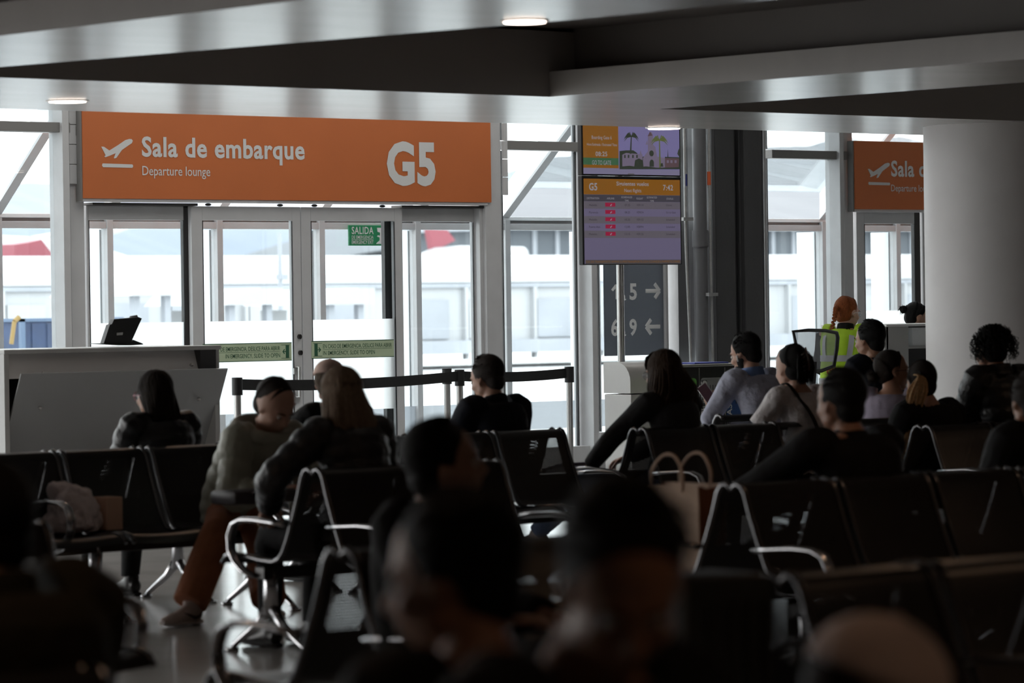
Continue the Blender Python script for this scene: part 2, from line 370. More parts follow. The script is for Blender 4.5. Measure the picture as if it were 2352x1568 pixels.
# head track and locks
for ta, tb in ((196, 437), (905, 1117)):
    b = MB(); b.box(X(ta), X(tb), 24.88, 25.03, 2.431, 2.452, bev=0.003); b.build('head_track', M['alu_dark'], dr)
for px in (478, 643, 722, 878):
    b = MB(); p = onY(px, 466, 24.9); b.ell((p.x, 24.9, 2.443), (0.03, 0.02, 0.012)); b.build('roller_hanger', M['blackmetal'], dr, smooth=True)
for px, py, r in ((687, 773, .016), (689, 810, .016)):
    b = MB(); p = onY(px, py, 24.9); b.loft([(p.x, 24.905, p.z), (p.x, 24.88, p.z)], (r, r*1.3), 16); b.build('lock_cylinder', M['blackmetal'], dr, smooth=40)
hd = MB(); xh = X(684, 24.86)
hd.loft([(xh, 24.905, onY(684, 843, 24.87).z), (xh, 24.86, onY(684, 843, 24.87).z), (xh, 24.86, onY(684, 911, 24.87).z), (xh, 24.905, onY(684, 911, 24.87).z)], 0.013, 10)
hd.box(xh-.03, xh+.03, 24.895, 24.906, 1.02, 1.07); hd.box(xh-.03, xh+.03, 24.895, 24.906, .78, .83); hd.build('pull_handle', M['steel'], dr, smooth=40)
# second gate door, mostly hidden by the pale column
dr = struct_empty('door_2', (26.6, YW, 0))
leaf('door_leaf', X(1964, Yf), X(2110, Yf), Yf, X(1982, Yf)-X(1964, Yf), 0.08, True, 'alu', 'alu_dark', top=2.435)
leaf('door_leaf', X(2116, Yf), X(2116, Yf)+1.1, Yf, 0.08, 0.08, True, top=2.435)
b = MB(); b.box(X(1961), X(1961)+4.2, 24.88, 25.03, 2.45, 2.475); b.build('head_track', M['alu_dark'], dr)
# ------------------------------------------------------------ outer glazing of the corridor, plane y = 26.5
wo = struct_empty('wall_corridor', (20, 26.5, 0)); YO = 26.45
op = []
px_posts = [247.5, 500, 735, 956, 1162]
xs = [X(p, YO) for p in px_posts]; pit = (xs[-1]-xs[0])/4
allx = [xs[0]+pit*i for i in range(-9, 0)] + xs + [xs[-1]+pit*i for i in (1,)] 
x_r = X(1890, YO); allx += [x_r-1.9+0*1.0, x_r, X(2060, YO)] + [X(2060, YO)+1.12*i for i in range(1, 9)]
for xx in allx:
    b = MB(); b.box(xx, xx+0.062, YO, YO+0.10, 0, 2.38, bev=0.003); b.build('outer_post', M['alu'], wo)
    b = MB(); b.box(xx-0.012, xx+0.04, YO+0.105, YO+0.36, 0, 2.28, bev=0.003); b.build('outer_fin', M['alu_white'], wo)  # deep side of the post, its sky-lit brightness put into the white
    b = MB(); a0 = V((xx+0.03, YO+0.03, 2.43)); a1 = V((xx+0.03, 25.08, 2.43+1.40*0.83))
    b.prism([a0+V((-.035, 0, -.0)), a1+V((-.035, 0, -.0)), a1+V((-.035, 0, .24)), a0+V((-.035, 0, .24))], (0.07, 0, 0)); b.build('rafter', M['alu_white'], wo)
    b = MB(); b.prism([a0+V((-.045, 0, -.03)), a1+V((-.045, 0, -.03)), a1+V((-.045, 0, .0)), a0+V((-.045, 0, .0))], (0.09, 0, 0)); b.build('rafter_flange', M['alu'], wo)
rail(5, 45, YO+0.012, YO+0.10, 2.285, 2.345, 'alu', wo, 'outer_rail'); rail(5, 45, YO+0.03, YO+0.2, 2.375, 2.41, 'alu_white', wo, 'outer_gutter')
rail(5, 45, YO+.05, YO+.12, 2.345, 2.375, 'alu_mid', wo, 'outer_rail')  # recessed strip, the shadow under the gutter put into its darker grey
rail(5, 45, YO, YO+0.1, 0, 0.14, 'alu', wo, 'outer_rail')
b = MB(); b.box(5, 45, YO+0.046, YO+0.054, 0.14, 2.29); b.build('outer_pane', M['glass'], wo)
b = MB(); b.prism([V((5, YO+.05, 2.68)), V((5, 25.08, 2.68+1.42*.83)), V((5, 25.08, 2.69+1.42*.83)), V((5, YO+.05, 2.69))], (40, 0, 0)); b.build('roof_pane', M['glass'], wo)
gb = filmmat('grey_film_band', (0.36, 0.38, 0.41), 0.35)
b = MB(); b.box(5, 45, YO+0.04, YO+0.044, 0.40, 0.66); b.build('grey_band', gb, wo)
# ------------------------------------------------------------ charcoal services column
sc_ = struct_empty('trim_1', (X(1660, 24.4), 24.4, 0)); Yc = 24.35
def cbox(pa, pb, y0, y1, nm, m, z0=0, z1=3.88, bev=0.01):
    b = MB(); b.box(X(pa, y0), X(pb, y0), y0, y1, z0, z1, bev=bev); return b.build(nm, M[m], sc_)
cbox(1645, 1690, Yc, Yc+.5, 'column_face', 'darkcol'); cbox(1712, 1752, Yc, Yc+.5, 'column_face', 'darkcol')
cbox(1689, 1713, Yc+.1, Yc+.5, 'column_groove', 'darkcol'); cbox(1590, 1646, Yc+.3, Yc+.5, 'column_recess', 'darkcol')
cbox(1700, 1705, Yc+.05, Yc+.1, 'column_groove', 'darkcol'); cbox(1752, 1757, Yc+.06, Yc+.5, 'column_edge', 'pipe')
cbox(1638, 1645, Yc-.02, Yc+.3, 'column_edge', 'pipe')
def vpipe(pc, wpx, Y, z0, z1, m, nm, parent, pc2=None):
    k = F*ray(pc, 600).y/Y; r = wpx/2/k
    xx = X(pc, Y); x2_ = X(pc2, Y) if pc2 else xx
    b = MB(); b.loft([(x2_, Y, z0), (xx, Y, 2.1), (xx, Y, z1)], r, 20); return b.build(nm, M[m], parent, smooth=40)
dp = thing('drain_pipe', 'thick grey vertical drain pipe beside the charcoal column', 'pipe', (X(1609, 24.3), 24.3, 0))
vpipe(1609, 32, 24.3, 0, 3.88, 'pipe', 'pipe_body', dp)
b = MB(); p0 = onY(1609, 567, 24.3).z; p1 = onY(1609, 529, 24.3).z; b.loft([(X(1609, 24.3), 24.3, p0), (X(1609, 24.3), 24.3, p1)], 0.074, 20); b.build('pipe_coupling', M['pipe'], dp, smooth=40)
M['bluetape'] = mat('blue_tape', (0.03, 0.04, 0.16), 0.5); M['orangetape'] = mat('orange_tape', (0.55, 0.10, 0.03), 0.5)
cd = thing('conduit_pipe', 'thin metal conduit with a dark blue band left of the thick pipe', 'conduit', (X(1585, 24.2), 24.2, 0))
vpipe(1576, 7, 24.25, 0, 3.88, 'conduit', 'pipe_body', cd, 1592)
b = MB(); b.loft([(X(1577, 24.25), 24.25, onY(1577, 427, 24.25).z), (X(1577, 24.25), 24.25, onY(1577, 400, 24.25).z)], .017, 14); b.build('blue_band', M['bluetape'], cd, smooth=40)
cd = thing('conduit_pipe', 'thin metal conduit with an orange band right of the thick pipe', 'conduit', (X(1632, 24.25), 24.25, 0))
vpipe(1632, 7, 24.25, 0, 3.88, 'conduit', 'pipe_body', cd, 1636)
b = MB(); b.loft([(X(1631, 24.25), 24.25, onY(1631, 425, 24.25).z), (X(1631, 24.25), 24.25, onY(1631, 394, 24.25).z)], .018, 14); b.build('orange_band', M['orangetape'], cd, smooth=40)
for px, py in ((1578, 503), (1635, 676)):
    p = onY(px, py, 24.22); b = MB(); b.box(p.x-.06, p.x+.06, 24.2, 24.24, p.z-.015, p.z+.015); b.build('pipe_clip', M['conduit'], cd)
# ------------------------------------------------------------ gate signs
def gatesign(xl, xr, zb, zt, label, YS=24.84):
    t = thing('gate_sign', label, 'sign', (xl, YS, zb))
    b = MB(); b.box(xl, xr, YS, YS+0.06, zb, zt, bev=0.002); b.build('panel', M['orange'], t)
    b = MB(); b.box(xl, xr-0.03, YS+0.01, YS+0.08, zb-0.026, zb, bev=0.002); b.build('lower_channel', M['alu'], t)
    b = MB(); b.box(xl-.018, xl, YS+.01, YS+0.08, zb-.026, zt); b.build('side_shadow', M['alu_mid'], t)  # dark strip standing for the shadow along the sign edge
    return t
YS = 24.84
zsb = onY(660, 460, YS).z
s1 = gatesign(X(194, YS), X(1131, YS), zsb, 3.26, 'long orange departure lounge sign G5 above the glass doors')
text_on('Sala de embarque', 326, 700, 358, 315, YS-.003, M['signwhite'], s1, 0.026)
text_on('Departure lounge', 327, 483, 402, 381, YS-.003, M['signwhite'], s1, 0.004)
text_on('G5', 889, 1001, 420, 330, YS-.003, M['signwhite'], s1, 0.04, 'gate_number')
zz = lambda pts: [(x/3.92, y/3.92+220) for x, y in pts]
plane_pts = zz([(912,457),(936,458),(985,492),(1060,446),(1130,398),(1165,388),(1186,390),(1196,404),(1188,425),(1160,444),(1098,487),(1048,558),(1030,564),(1026,556),(1042,516),(985,540),(950,553),(940,545),(952,536)])
bar_pts = zz([(925,608),(1192,617),(1200,632),(1192,648),(928,642),(919,626)])
poly_on(plane_pts, YS-.003, M['signwhite'], s1, 'takeoff_symbol', 0.002); poly_on(bar_pts, YS-.003, M['signwhite'], s1, 'runway_bar', 0.002)
xl2 = X(1966, YS); dz = -0.03; off = xl2 - X(194, YS)
s2 = gatesign(xl2, xl2+4.3, onY(1966, 480, YS).z, onY(1966, 323, YS).z, 'orange departure lounge sign cut off by the pale column')
def shift_pts(pts, Y, sc):
    out = []
    a0 = onY(194, 455, Y)
    b0 = onY(1966, 480, Y)
    for x, y in pts:
        p = onY(x, y, Y); out.append(V((b0.x+(p.x-a0.x), Y, b0.z+(p.z-a0.z)*sc)))
    return out
for pts, nm in ((plane_pts, 'takeoff_symbol'), (bar_pts, 'runway_bar')):
    b = MB(); b.prism(shift_pts(pts, YS-.003, .93), (0, .002, 0)); b.build(nm, M['signwhite'], s2)
text_on('Sala d', 2047, 2126, 404, 370, YS-.003, M['signwhite'], s2, 0.026)
text_on('Departure lou', 2047, 2126, 439, 424, YS-.003, M['signwhite'], s2, 0.004)
# ------------------------------------------------------------ green exit sign on the outer glass
YE = 26.40
es = thing('exit_sign', 'green emergency exit sign seen through the sliding door', 'sign', (X(805, YE), YE, onY(805, 564, YE).z))
ze0, ze1 = onY(840, 564, YE).z, onY(840, 517, YE).z
b = MB(); b.box(X(803, YE), X(905, YE), YE, YE+.02, ze0, ze1, bev=.002); b.build('panel', M['green'], es)
text_on('SALIDA', 808, 858, 537, 521, YE-.002, M['signwhite'], es, .012)
text_on('DE EMERGENCIA', 808, 858, 548, 541, YE-.002, M['signwhite'], es, .004)
text_on('EMERGENCY EXIT', 808, 858, 560, 552, YE-.002, M['signwhite'], es, .006)
b = MB(); b.box(X(808, YE), X(858, YE), YE-.002, YE, onY(833, 550.3, YE).z, onY(833, 549.5, YE).z); b.build('dividing_line', M['signwhite'], es)
poly_on([(866,523),(890,523),(890,560),(864,560),(866,557),(872,552),(872,545),(866,543),(868,540),(873,541),(873,534),(867,532),(867,530)], YE-.002, M['signwhite'], es, 'running_figure', .001)
# ------------------------------------------------------------ pale green door stickers
def sticker(xl, xr, yt, yb, l1, l2, label, arrow_left):
    Y = Ym-0.03
    t = thing('door_sticker', label, 'sticker', (X(xl, Y), Y, onY(xl, yb, Y).z))
    z0 = onY(xl, yb, Y).z; z1 = onY(xl, yt, Y).z
    b = MB(); b.box(X(xl, Y), X(xr, Y), Y, Y+.003, z0, z1); b.build('backing', M['sticker'], t)
    b = MB()
    for a in (z0, z1-.006): b.box(X(xl, Y), X(xr, Y), Y-.001, Y, a, a+.006)
    b.build('border', M['stickerink'], t)
    h = z1-z0
    if arrow_left:
        xa, xb = X(xl, Y)+.02, X(640, Y); ia, ib = X(643, Y), X(663, Y); w1 = (xa, xb); w2 = (X(515, Y), xb)
    else:
        ia, ib = X(717, Y), X(737, Y); w1 = (X(739, Y), X(897, Y)); w2 = (X(739, Y), X(858, Y)); xa, xb = w1
    text_at(l1, w1[0], w1[1], z0+h*.58, z0+h*.80, Y-.001, M['stickerink'], t, .003)
    text_at(l2, w2[0], w2[1], z0+h*.20, z0+h*.42, Y-.001, M['stickerink'], t, .003)
    b = MB(); b.box(xa, xb, Y-.001, Y, z0+h*.5, z0+h*.515)
    b.box(ia, ib, Y-.001, Y, z0+h*.85, z0+h*.87); b.box(ia, ib, Y-.001, Y, z0+h*.13, z0+h*.15); b.build('rules', M['stickerink'], t)
    bx = (ib-.045, ib-.01) if arrow_left else (ia+.01, ia+.045)
    b = MB(); b.box(bx[0], bx[1], Y-.001, Y, z0+h*.16, z0+h*.84)
    cx = (ia+.012 if arrow_left else ib-.012); s = 1 if arrow_left else -1; cz = z0+h*.5
    b.prism([V((cx, Y-.001, cz)), V((cx+s*.02, Y-.001, cz+.022)), V((cx+s*.026, Y-.001, cz+.016)), V((cx+s*.016, Y-.001, cz+.004)), V((cx+s*.035, Y-.001, cz+.004)), V((cx+s*.035, Y-.001, cz-.004)), V((cx+s*.016, Y-.001, cz-.004)), V((cx+s*.026, Y-.001, cz-.016)), V((cx+s*.02, Y-.001, cz-.022))], (0, .001, 0))
    b.build('sliding_door_symbol', M['stickerink'], t)
sticker(463, 667, 790, 833, 'EN CASO DE EMERGENCIA, DESLICE PARA ABRIR', 'IN EMERGENCY, SLIDE TO OPEN', 'pale green slide-to-open sticker with left arrow, on the left sliding leaf', True)
sticker(713, 902, 783, 824, 'EN CASO DE EMERGENCIA, DESLICE PARA ABRIR', 'IN EMERGENCY, SLIDE TO OPEN', 'pale green slide-to-open sticker with right arrow, on the right sliding leaf', False)
# ------------------------------------------------------------ grey gate direction poster on the window
M['poster'] = filmmat('grey_window_film', (0.135, 0.137, 0.15), 0.06)
YP = 24.985
gp = thing('direction_poster', 'grey window poster with gate numbers and arrows below the screens', 'sign', (X(1385, YP), YP, 1.1))
b = MB(); b.box(X(1385, YP), X(1528, YP), YP-.003, YP, onY(1456, 816, YP).z, 2.35); b.build('backing', M['poster'], gp)
M['posterwhite'] = mat('poster_white', (0.8, 0.8, 0.8), 0.5)
YQ = YP-.005
poly_on([(1404,665),(1413,653),(1420,653),(1420,687),(1414,687),(1414,662),(1408,669)], YQ, M['posterwhite'], gp, 'lettering', .001); text_on('a', 1424, 1438, 689, 670, YQ, M['posterwhite'], gp, .02)
text_on('5', 1446, 1463, 687, 652, YQ, M['posterwhite'], gp, .03); text_on('6', 1404, 1421, 770, 735, YQ, M['posterwhite'], gp, .03)
text_on('a', 1424, 1438, 771, 752, YQ, M['posterwhite'], gp, .02); text_on('9', 1446, 1463, 769, 734, YQ, M['posterwhite'], gp, .03)
def arrow(px0, px1, py, left):
    x0, x1 = X(px0, YQ), X(px1, YQ); z = onY((px0+px1)/2, py, YQ).z; b = MB()
    if left: tip = V((x0, YQ, z)); tail = V((x1, YQ, z)); s = 1
    else: tip = V((x1, YQ, z)); tail = V((x0, YQ, z)); s = -1
    b.loft([tail, tip], (.004, .019), 10, side=(0, 1, 0)); L = .085
    for q in (1, -1): b.loft([tip, tip+V((s*L*.72, 0, q*L*.78))], (.004, .019), 10, side=(0, 1, 0))
    b.build('arrow', M['posterwhite'], gp)
arrow(1482, 1514, 668, False); arrow(1482, 1514, 750, True)
# ============================================================ FLIGHT SCREENS on a pole
def K(px, Y): return F*ray(px, 700).y/Y
YSc = 22.6
def zat(px, py, Y): return onY(px, py, Y).z
EM = {k: emis('screen_'+k, c, s*(.62 if k == 'white' else .82)) for k, c, s in (('purple', (.30, .26, .43), .42), ('purple2', (.42, .38, .60), .42), ('orange', (.50, .20, .02), .42), ('green', (.07, .19, .09), .55), ('grey', (.11, .10, .13), .45), ('grey2', (.26, .23, .28), .42), ('white', (.8, .76, .85), .42), ('red', (.66, .03, .11), .42), ('sky', (.36, .32, .66), .45), ('leaf', (.055, .07, .05), .5), ('leaf2', (.16, .19, .06), .6), ('stone', (.33, .27, .40), .45), ('brick', (.20, .12, .14), .45), ('dim', (.16, .15, .17), .4), ('ink', (.07, .06, .08), .4))}
def screen(ptop, pbot, label, xl=1339, xr=1567):
    Y = YSc; z0 = zat(1450, pbot, Y); z1 = zat(1450, ptop, Y) if ptop else zat(1450, 403, Y)+0.70
    t = thing('flight_screen', label, 'monitor', (X(xl, Y), Y, z0))
    b = MB(); b.box(X(xl, Y), X(xr, Y), Y, Y+.05, z0, z1, bev=.006); b.build('bezel', M['blackplastic'], t)
    b = MB(); b.box(X(xl, Y)+.1, X(xr, Y)-.1, Y+.05, Y+.10, z0+.1, z1-.1, bev=.01); b.build('rear_housing', M['blackplastic'], t)
    return t, z0, z1
def rc(xa, xb, ya, yb, m, par, nm, d=.001):
    Y = YSc-d; b = MB(); yc = (xa+xb)/2
    b.box(X(xa, Y), X(xb, Y), Y, Y+.0012, zat(1455, yb, Y), zat(1455, ya, Y)); return b.build(nm, EM[m], par)
up, uz0, uz1 = screen(None, 404, 'upper flight screen showing a church with palms')
lo, lz0, lz1 = screen(405, 608, 'lower flight screen listing next flights')
bm_ = MB(); bm_.box(X(1446, YSc-.006), X(1460, YSc-.006), YSc-.003, YSc, uz0+.012, uz0+.02); bm_.build('power_light', M['alu'], up)
# upper content, pixel rows given near x = 1455 (z = from py)
rc(1343, 1564, 250, 401, 'purple2', up, 'display'); rc(1343, 1424, 250, 387, 'orange', up, 'info_panel', .002)
rc(1424, 1564, 250, 389, 'sky', up, 'picture_sky', .002); rc(1343, 1424, 364, 380, 'green', up, 'status_bar', .003)
Y4 = YSc-.0045
text_on('Boarding Gate 6', 1359, 1405, 319, 311, Y4, EM['white'], up, .005); text_on('Hora Estimada / Estimated Time', 1348, 1417, 334, 328, Y4, EM['white'], up, .006)
text_on('08:25', 1368, 1395, 358, 348, Y4, EM['white'], up, .02); text_on('GO TO GATE', 1360, 1404, 378, 368, Y4, EM['white'], up, .005)
sc6 = lambda pts: [(x/4.75+1320, y/4.75+290) for x, y in pts]
def pic(pts, m, nm, d): poly_on(sc6(pts), YSc-d, EM[m], up, nm, .0008)
pic([(490,468),(490,270),(560,262),(640,262),(680,290),(700,330),(780,330),(780,468)], 'leaf', 'picture_trees', .003)
pic([(520,440),(520,310),(560,290),(740,305),(740,440)], 'stone', 'picture_house', .0036)
for i, x in enumerate((540, 580, 628, 672)): pic([(x,345),(x,312),(x+16,312),(x+16,345)], 'leaf', 'picture_window', .0042)
pic([(745,345),(800,270),(800,120),(815,75),(840,60),(855,110),(855,200),(880,225),(900,330),(985,345),(985,468),(745,468)], 'stone', 'picture_church', .0036)
pic([(985,468),(985,335),(1140,340),(1140,468)], 'brick', 'picture_building', .0036)
for x in (1005, 1045, 1090): pic([(x,400),(x,370),(x+22,370),(x+22,400)], 'stone', 'picture_window', .0042)
b = MB(); cpt = V((sc6([(838,295)])[0][0], 0, 0)); cp = onY(*sc6([(838,295)])[0], YSc-.0042)
b.loft([cp, cp+V((0, -.0008, 0))], .025, 20); b.build('picture_rose_window', EM['leaf'], up)
pic([(818,440),(818,390),(828,368),(842,362),(856,370),(864,390),(864,440)], 'leaf', 'picture_doorway', .0042)
pic([(795,110),(822,58),(852,100)], 'brick', 'picture_spire', .0044)
for (tx, ty, bx, by, m, sp, n) in ((618,110,610,300,'leaf',85,11), (925,150,932,468,'leaf2',100,11)):
    b = MB(); P = lambda x, y, d=.0046: onY(*sc6([(x, y)])[0], YSc-d)
    b.prism([P(tx-5,ty), P(tx+5,ty), P(bx+9,by), P(bx-9,by)], (0, .0006, 0))
    for i in range(n):
        a = R(-200+220*i/(n-1)); L = sp
        p1 = (tx+L*.55*math.cos(a), ty+L*.55*math.sin(a)*.8-8); p2 = (tx+L*math.cos(a), ty+L*math.sin(a)*.6+40)
        b.prism([P(tx,ty-4,.005), P(p1[0],p1[1]-9,.005), P(p2[0],p2[1],.005), P(p1[0],p1[1]+12,.005), P(tx,ty+5,.005)], (0, .0005, 0))
    b.build('picture_palm', EM[m], up, fix=False)
pic([(700,345),(712,290),(720,262),(728,290),(740,345)], 'stone', 'picture_turret', .0036)
pic([(775,200),(790,150),(800,200)], 'stone', 'picture_turret', .0036)
pic([(560,300),(620,262),(660,300)], 'leaf', 'picture_tree', .0034)
pic([(650,440),(660,370),(700,350),(745,372),(750,440)], 'leaf', 'picture_tree', .0048)
pic([(1140,330),(1120,300),(1130,260),(1150,230),(1150,468),(1135,468)], 'leaf', 'picture_tree', .0048)
pic([(1012,335),(1016,250),(1022,335)], 'leaf', 'picture_mast', .0048)
pic([(935,440),(940,405),(960,400),(968,440)], 'leaf', 'picture_tree', .0048)
pic([(985,345),(1140,350),(1140,338),(985,333)], 'leaf', 'picture_roof', .0048)
pic([(490,468),(490,440),(600,430),(700,446),(780,436),(900,452),(1140,446),(1140,468)], 'leaf', 'picture_hedge', .0052)
# lower content (rows measured in the zoomed crop, converted)
q = lambda y: y/4.75+290
rc(1343, 1564, q(578), q(1500), 'purple', lo, 'display'); rc(1343, 1564, q(578), q(748), 'orange', lo, 'header', .002)
rc(1343, 1564, q(750), q(822), 'grey', lo, 'column_header', .002); rc(1345, 1564, q(1455), q(1500), 'dim', lo, 'ticker', .002)
for a in (824, 983, 1140): rc(1343, 1564, q(a), q(a+78), 'grey2', lo, 'table_row', .002)
text_on('G5', 1353, 1372, q(695), q(620), Y4, EM['white'], lo, .03); text_on('7:42', 1523, 1546, q(697), q(640), Y4, EM['white'], lo, .02)
text_on('Siguientes vuelos', 1416, 1490, q(645), q(603), Y4, EM['white'], lo, .02); text_on('Next flights', 1434, 1473, q(717), q(680), Y4, EM['white'], lo, .004)
for tx, a, c, y0 in (('DESTINATION', 1348, 1376, 785), ('AIRLINE', 1394, 1411, 788), ('SCHEDULED', 1427, 1452, 775), ('TIME', 1435, 1444, 812), ('FLIGHT', 1462, 1477, 790), ('ESTIMATED', 1486, 1509, 778), ('TIME', 1493, 1502, 816), ('STATUS', 1531, 1546, 793)):
    text_on(tx, a, c, q(y0+8), q(y0-12), Y4, EM['white'], lo, .0)
for i, (d_, tm, fl, st) in enumerate((('Medellin', '07:25', 'VE9110', 'Closed'), ('Florencia', '08:25', 'VE9034', 'Go to Gate'), ('Medellin', '10:25', 'VE9132', 'Scheduled'), ('Puerto Asis', '12:00', 'VE8994', 'Scheduled'), ('Medellin', '13:15', 'VE9126', 'Scheduled'))):
    yb = 870+79*i; ink = EM['ink'] if i % 2 else EM['ink']
    text_on(d_, 1353, 1353+2.3*len(d_), q(yb), q(yb-22), Y4, ink, lo, .0); text_on(tm, 1435, 1447, q(yb), q(yb-22), Y4, ink, lo, .0)
    text_on(fl, 1462, 1478, q(yb), q(yb-22), Y4, ink, lo, .0); text_on(st, 1530, 1530+2.2*len(st), q(yb), q(yb-20), Y4, ink, lo, .0)
    rc(1392, 1415, q(yb-34), q(yb+8), 'red', lo, 'airline_tag', .003)
    cx, cy = 1403.5, q(yb-13)
    b = MB(); P = lambda x, y: onY(cx+x, cy+y, YSc-.0046)
    b.prism([P(-2.5, 2.5), P(-.5, -.5), P(2, -2.8), P(1.2, -.6), P(3, -1), P(.6, 1), P(1, 2.2)], (0, .0005, 0)); b.build('bird_mark', EM['white'], lo, fix=False)
text_on('CIA DE TRANSPORTE WWW.SUPERTRANSPORTE.GOV.CO/INDEX.PHP/PETICIONES', 1346, 1562, q(1490), q(1466), Y4, EM['orange'], lo, 0)
# pole
pl = thing('screen_pole', 'brushed steel pole carrying the two flight screens', 'pole', (X(1425, 22.75), 22.75, 0))
xp = X(1424, 22.75); b = MB(); b.loft([(xp, 22.75, 0), (xp, 22.75, 3.3)], .031, 24); b.build('tube', M['steel'], pl, smooth=40)
b = MB(); b.loft([(xp, 22.75, 0), (xp, 22.75, .02)], .18, 32); b.build('base_plate', M['steel'], pl, smooth=40)
b = MB(); b.box(xp-.05, xp+.45, YSc+.07, 22.74, 2.1, 2.16); b.box(xp-.05, xp+.45, YSc+.07, 22.74, 2.75, 2.81); b.build('bracket', M['blackmetal'], pl)
# ------------------------------------------------------------ steel bin cabinet and recycling station
YC = 21.9; xl, xr = X(1444, YC), X(1540, YC)
M['satin'] = mat('satin_steel', (0.50, 0.485, 0.47), 0.42, 0.55, 0.03, 4)
cab = thing('steel_cabinet', 'light steel cabinet with rounded lid under the screen pole', 'cabinet', (xl, YC, 0))
zl, zm = zat(1460, 903, YC), zat(1460, 832, YC)
b = MB(); b.box(xl+.005, xr, YC, YC+.32, .05, zl-.008, bev=.008); b.build('body', M['satin'], cab)
prof = [(0, zl), (0, zl+.09)] + [(.15-.15*math.cos(R(a)), zl+.09+(zm-zl-.09)*math.sin(R(a))) for a in (15, 30, 45, 60, 75, 90)] + [(.32, zm), (.32, zl)]
b = MB(); b.prism([V((xl, YC+u, z)) for u, z in prof], (xr-xl, 0, 0)); b.build('lid', M['satin'], cab, smooth=35)
b = MB(); b.box(xl+.02, xr-.02, YC+.03, YC+.29, 0, .05); b.build('plinth', M['blackmetal'], cab)
rs = thing('recycling_station', 'black recycling station with green, grey and blue labels', 'bin', (X(1545, YC), YC, 0))
za = zat(1620, 836, YC); xl, xr = X(1541, YC), X(1733, YC)
b = MB(); b.box(xl, xr, YC, YC+.5, .04, za-.02, bev=.006); b.build('housing', M['blackplastic'], rs)
b = MB(); b.box(xl-.01, xr+.01, YC-.01, YC+.51, za-.02, za, bev=.004); b.build('top_plate', M['steel'], rs)
M['lblue'] = mat('blue_label', (.02, .07, .22), .5); M['lgreen'] = mat('green_label', (.10, .32, .05), .5); M['lgrey'] = mat('grey_label', (.23, .23, .24), .5); M['lgrey2'] = mat('dark_grey_label', (.07, .07, .075), .5)
M['bluefilm'] = mat('blue_tray', (.08, .10, .45), .5); b = MB(); b.box(X(1612, YC), X(1690, YC), YC+.1, YC+.4, za, za+.012, bev=.003); b.build('blue_tray', M['bluefilm'], rs)
for i, (a, c, m) in enumerate(((1546, 1598, 'lgreen'), (1602, 1657, 'lgrey'), (1661, 1716, 'lblue'))):
    x0, x1 = X(a, YC), X(c, YC); z0, z1 = zat(a, 985, YC), zat(1600, 868, YC)
    b = MB(); b.box(x0-.003, x0+.003, YC-.004, YC, .05, za-.03); b.build('door_gap', M['steel'], rs)
    b = MB(); pr = rrect(x0+.015, x1-.012, z0, z1, .03); b.prism([V((x, YC-.004, z)) for x, z in pr], (0, .003, 0)); b.build('label_plate', M[m], rs)
    if i == 1:
        b = MB(); b.box(x0+.02, x0+.085, YC-.0055, YC-.004, z0+.02, z1-.02); b.build('label_stripe', M['lgrey2'], rs)
    vs, fs = glyphs(('RECICLABLES', 'NO RECICLABLE', 'PLASTICO')[i], .02); mw = max(v.x for v in vs); sz = (z1-z0-.06)/mw
    b = MB(); b.add([V((x0+.07-v.y*.055/CAPH, YC-.007, z0+.03+v.x*sz)) for v in vs], fs); b.build('label_text', M['signwhite'], rs, fix=False)
    b = MB(); b.loft([(x0+.055, YC-.007, z1-.05), (x0+.055, YC-.0075, z1-.05)], .028, 18); b.build('recycling_mark', M['signwhite'], rs)
    for j in range(3):
        b = MB(); xo = x0+.12+.03*j; b.loft([(xo, YC-.006, z1-.06-.0*j), (xo, YC-.006, z1-.22)], (.0015, .004), 6); b.build('bottle_drawing', M['desk_dark'], rs)
# ------------------------------------------------------------ gate desk on the left
YD = 21.5
gd = thing('gate_desk', 'tall grey boarding desk at the left with a slanted front panel', 'desk', (X(250, YD), YD, 0))
xl, xr = X(1, YD), X(500, YD); zt = zat(250, 798, YD)
b = MB(); b.box(xl, xr, YD-.03, YD+.75, zt-.03, zt, bev=.004); b.build('counter_top', M['desk'], gd)
b = MB(); b.box(xr-.04, xr, YD, YD+.7, 0, zt-.03); b.build('side_panel', M['desk'], gd)
b = MB(); b.box(X(2, YD), X(13, YD), YD-.02, YD+.7, 0, zt-.03); b.build('side_panel', M['desk'], gd)
b = MB(); b.prism([V((X(14, YD), YD-.01, zt-.2)), V((xr-.04, YD-.01, zt-.2)), V((xr-.04, YD+.05, zt-.03)), V((X(14, YD), YD+.05, zt-.03))], (0, .015, 0)); b.build('upper_panel', M['colpaint'], gd)
b = MB(); b.box(X(14, YD), xr-.04, YD+.62, YD+.65, .1, zt-.03); b.build('rear_panel', M['desk_dark'], gd)
b = MB(); b.box(X(452, YD), X(488, YD), YD-.026, YD+.05, zt-.2, zt-.03); b.build('corner_block', M['desk_dark'], gd)
b = MB(); b.box(X(14, YD), xr-.04, YD+.3, YD+.7, 0, .1); b.build('plinth', M['desk_dark'], gd)
zp1, zp0 = zat(280, 852, YD), zat(280, 1035, YD)-.02
b = MB(); p = [V((X(45, YD-.12), YD-.12, zp1)), V((X(520, YD-.12), YD-.12, zp1)), V((X(520, YD-.12), YD+.15, zp0)), V((X(45, YD-.12), YD+.15, zp0))]
b.prism(p, (0, .012, .004)); b.build('slanted_panel', M['deskpanel'], gd)
for px, py in ((92, 936), (456, 916), (98, 857), (440, 838)):
    pp = onY(px, py, YD-.05); b = MB(); b.ell(pp, (.013, .02, .013)); b.build('standoff_screw', M['steel'], gd, smooth=True)
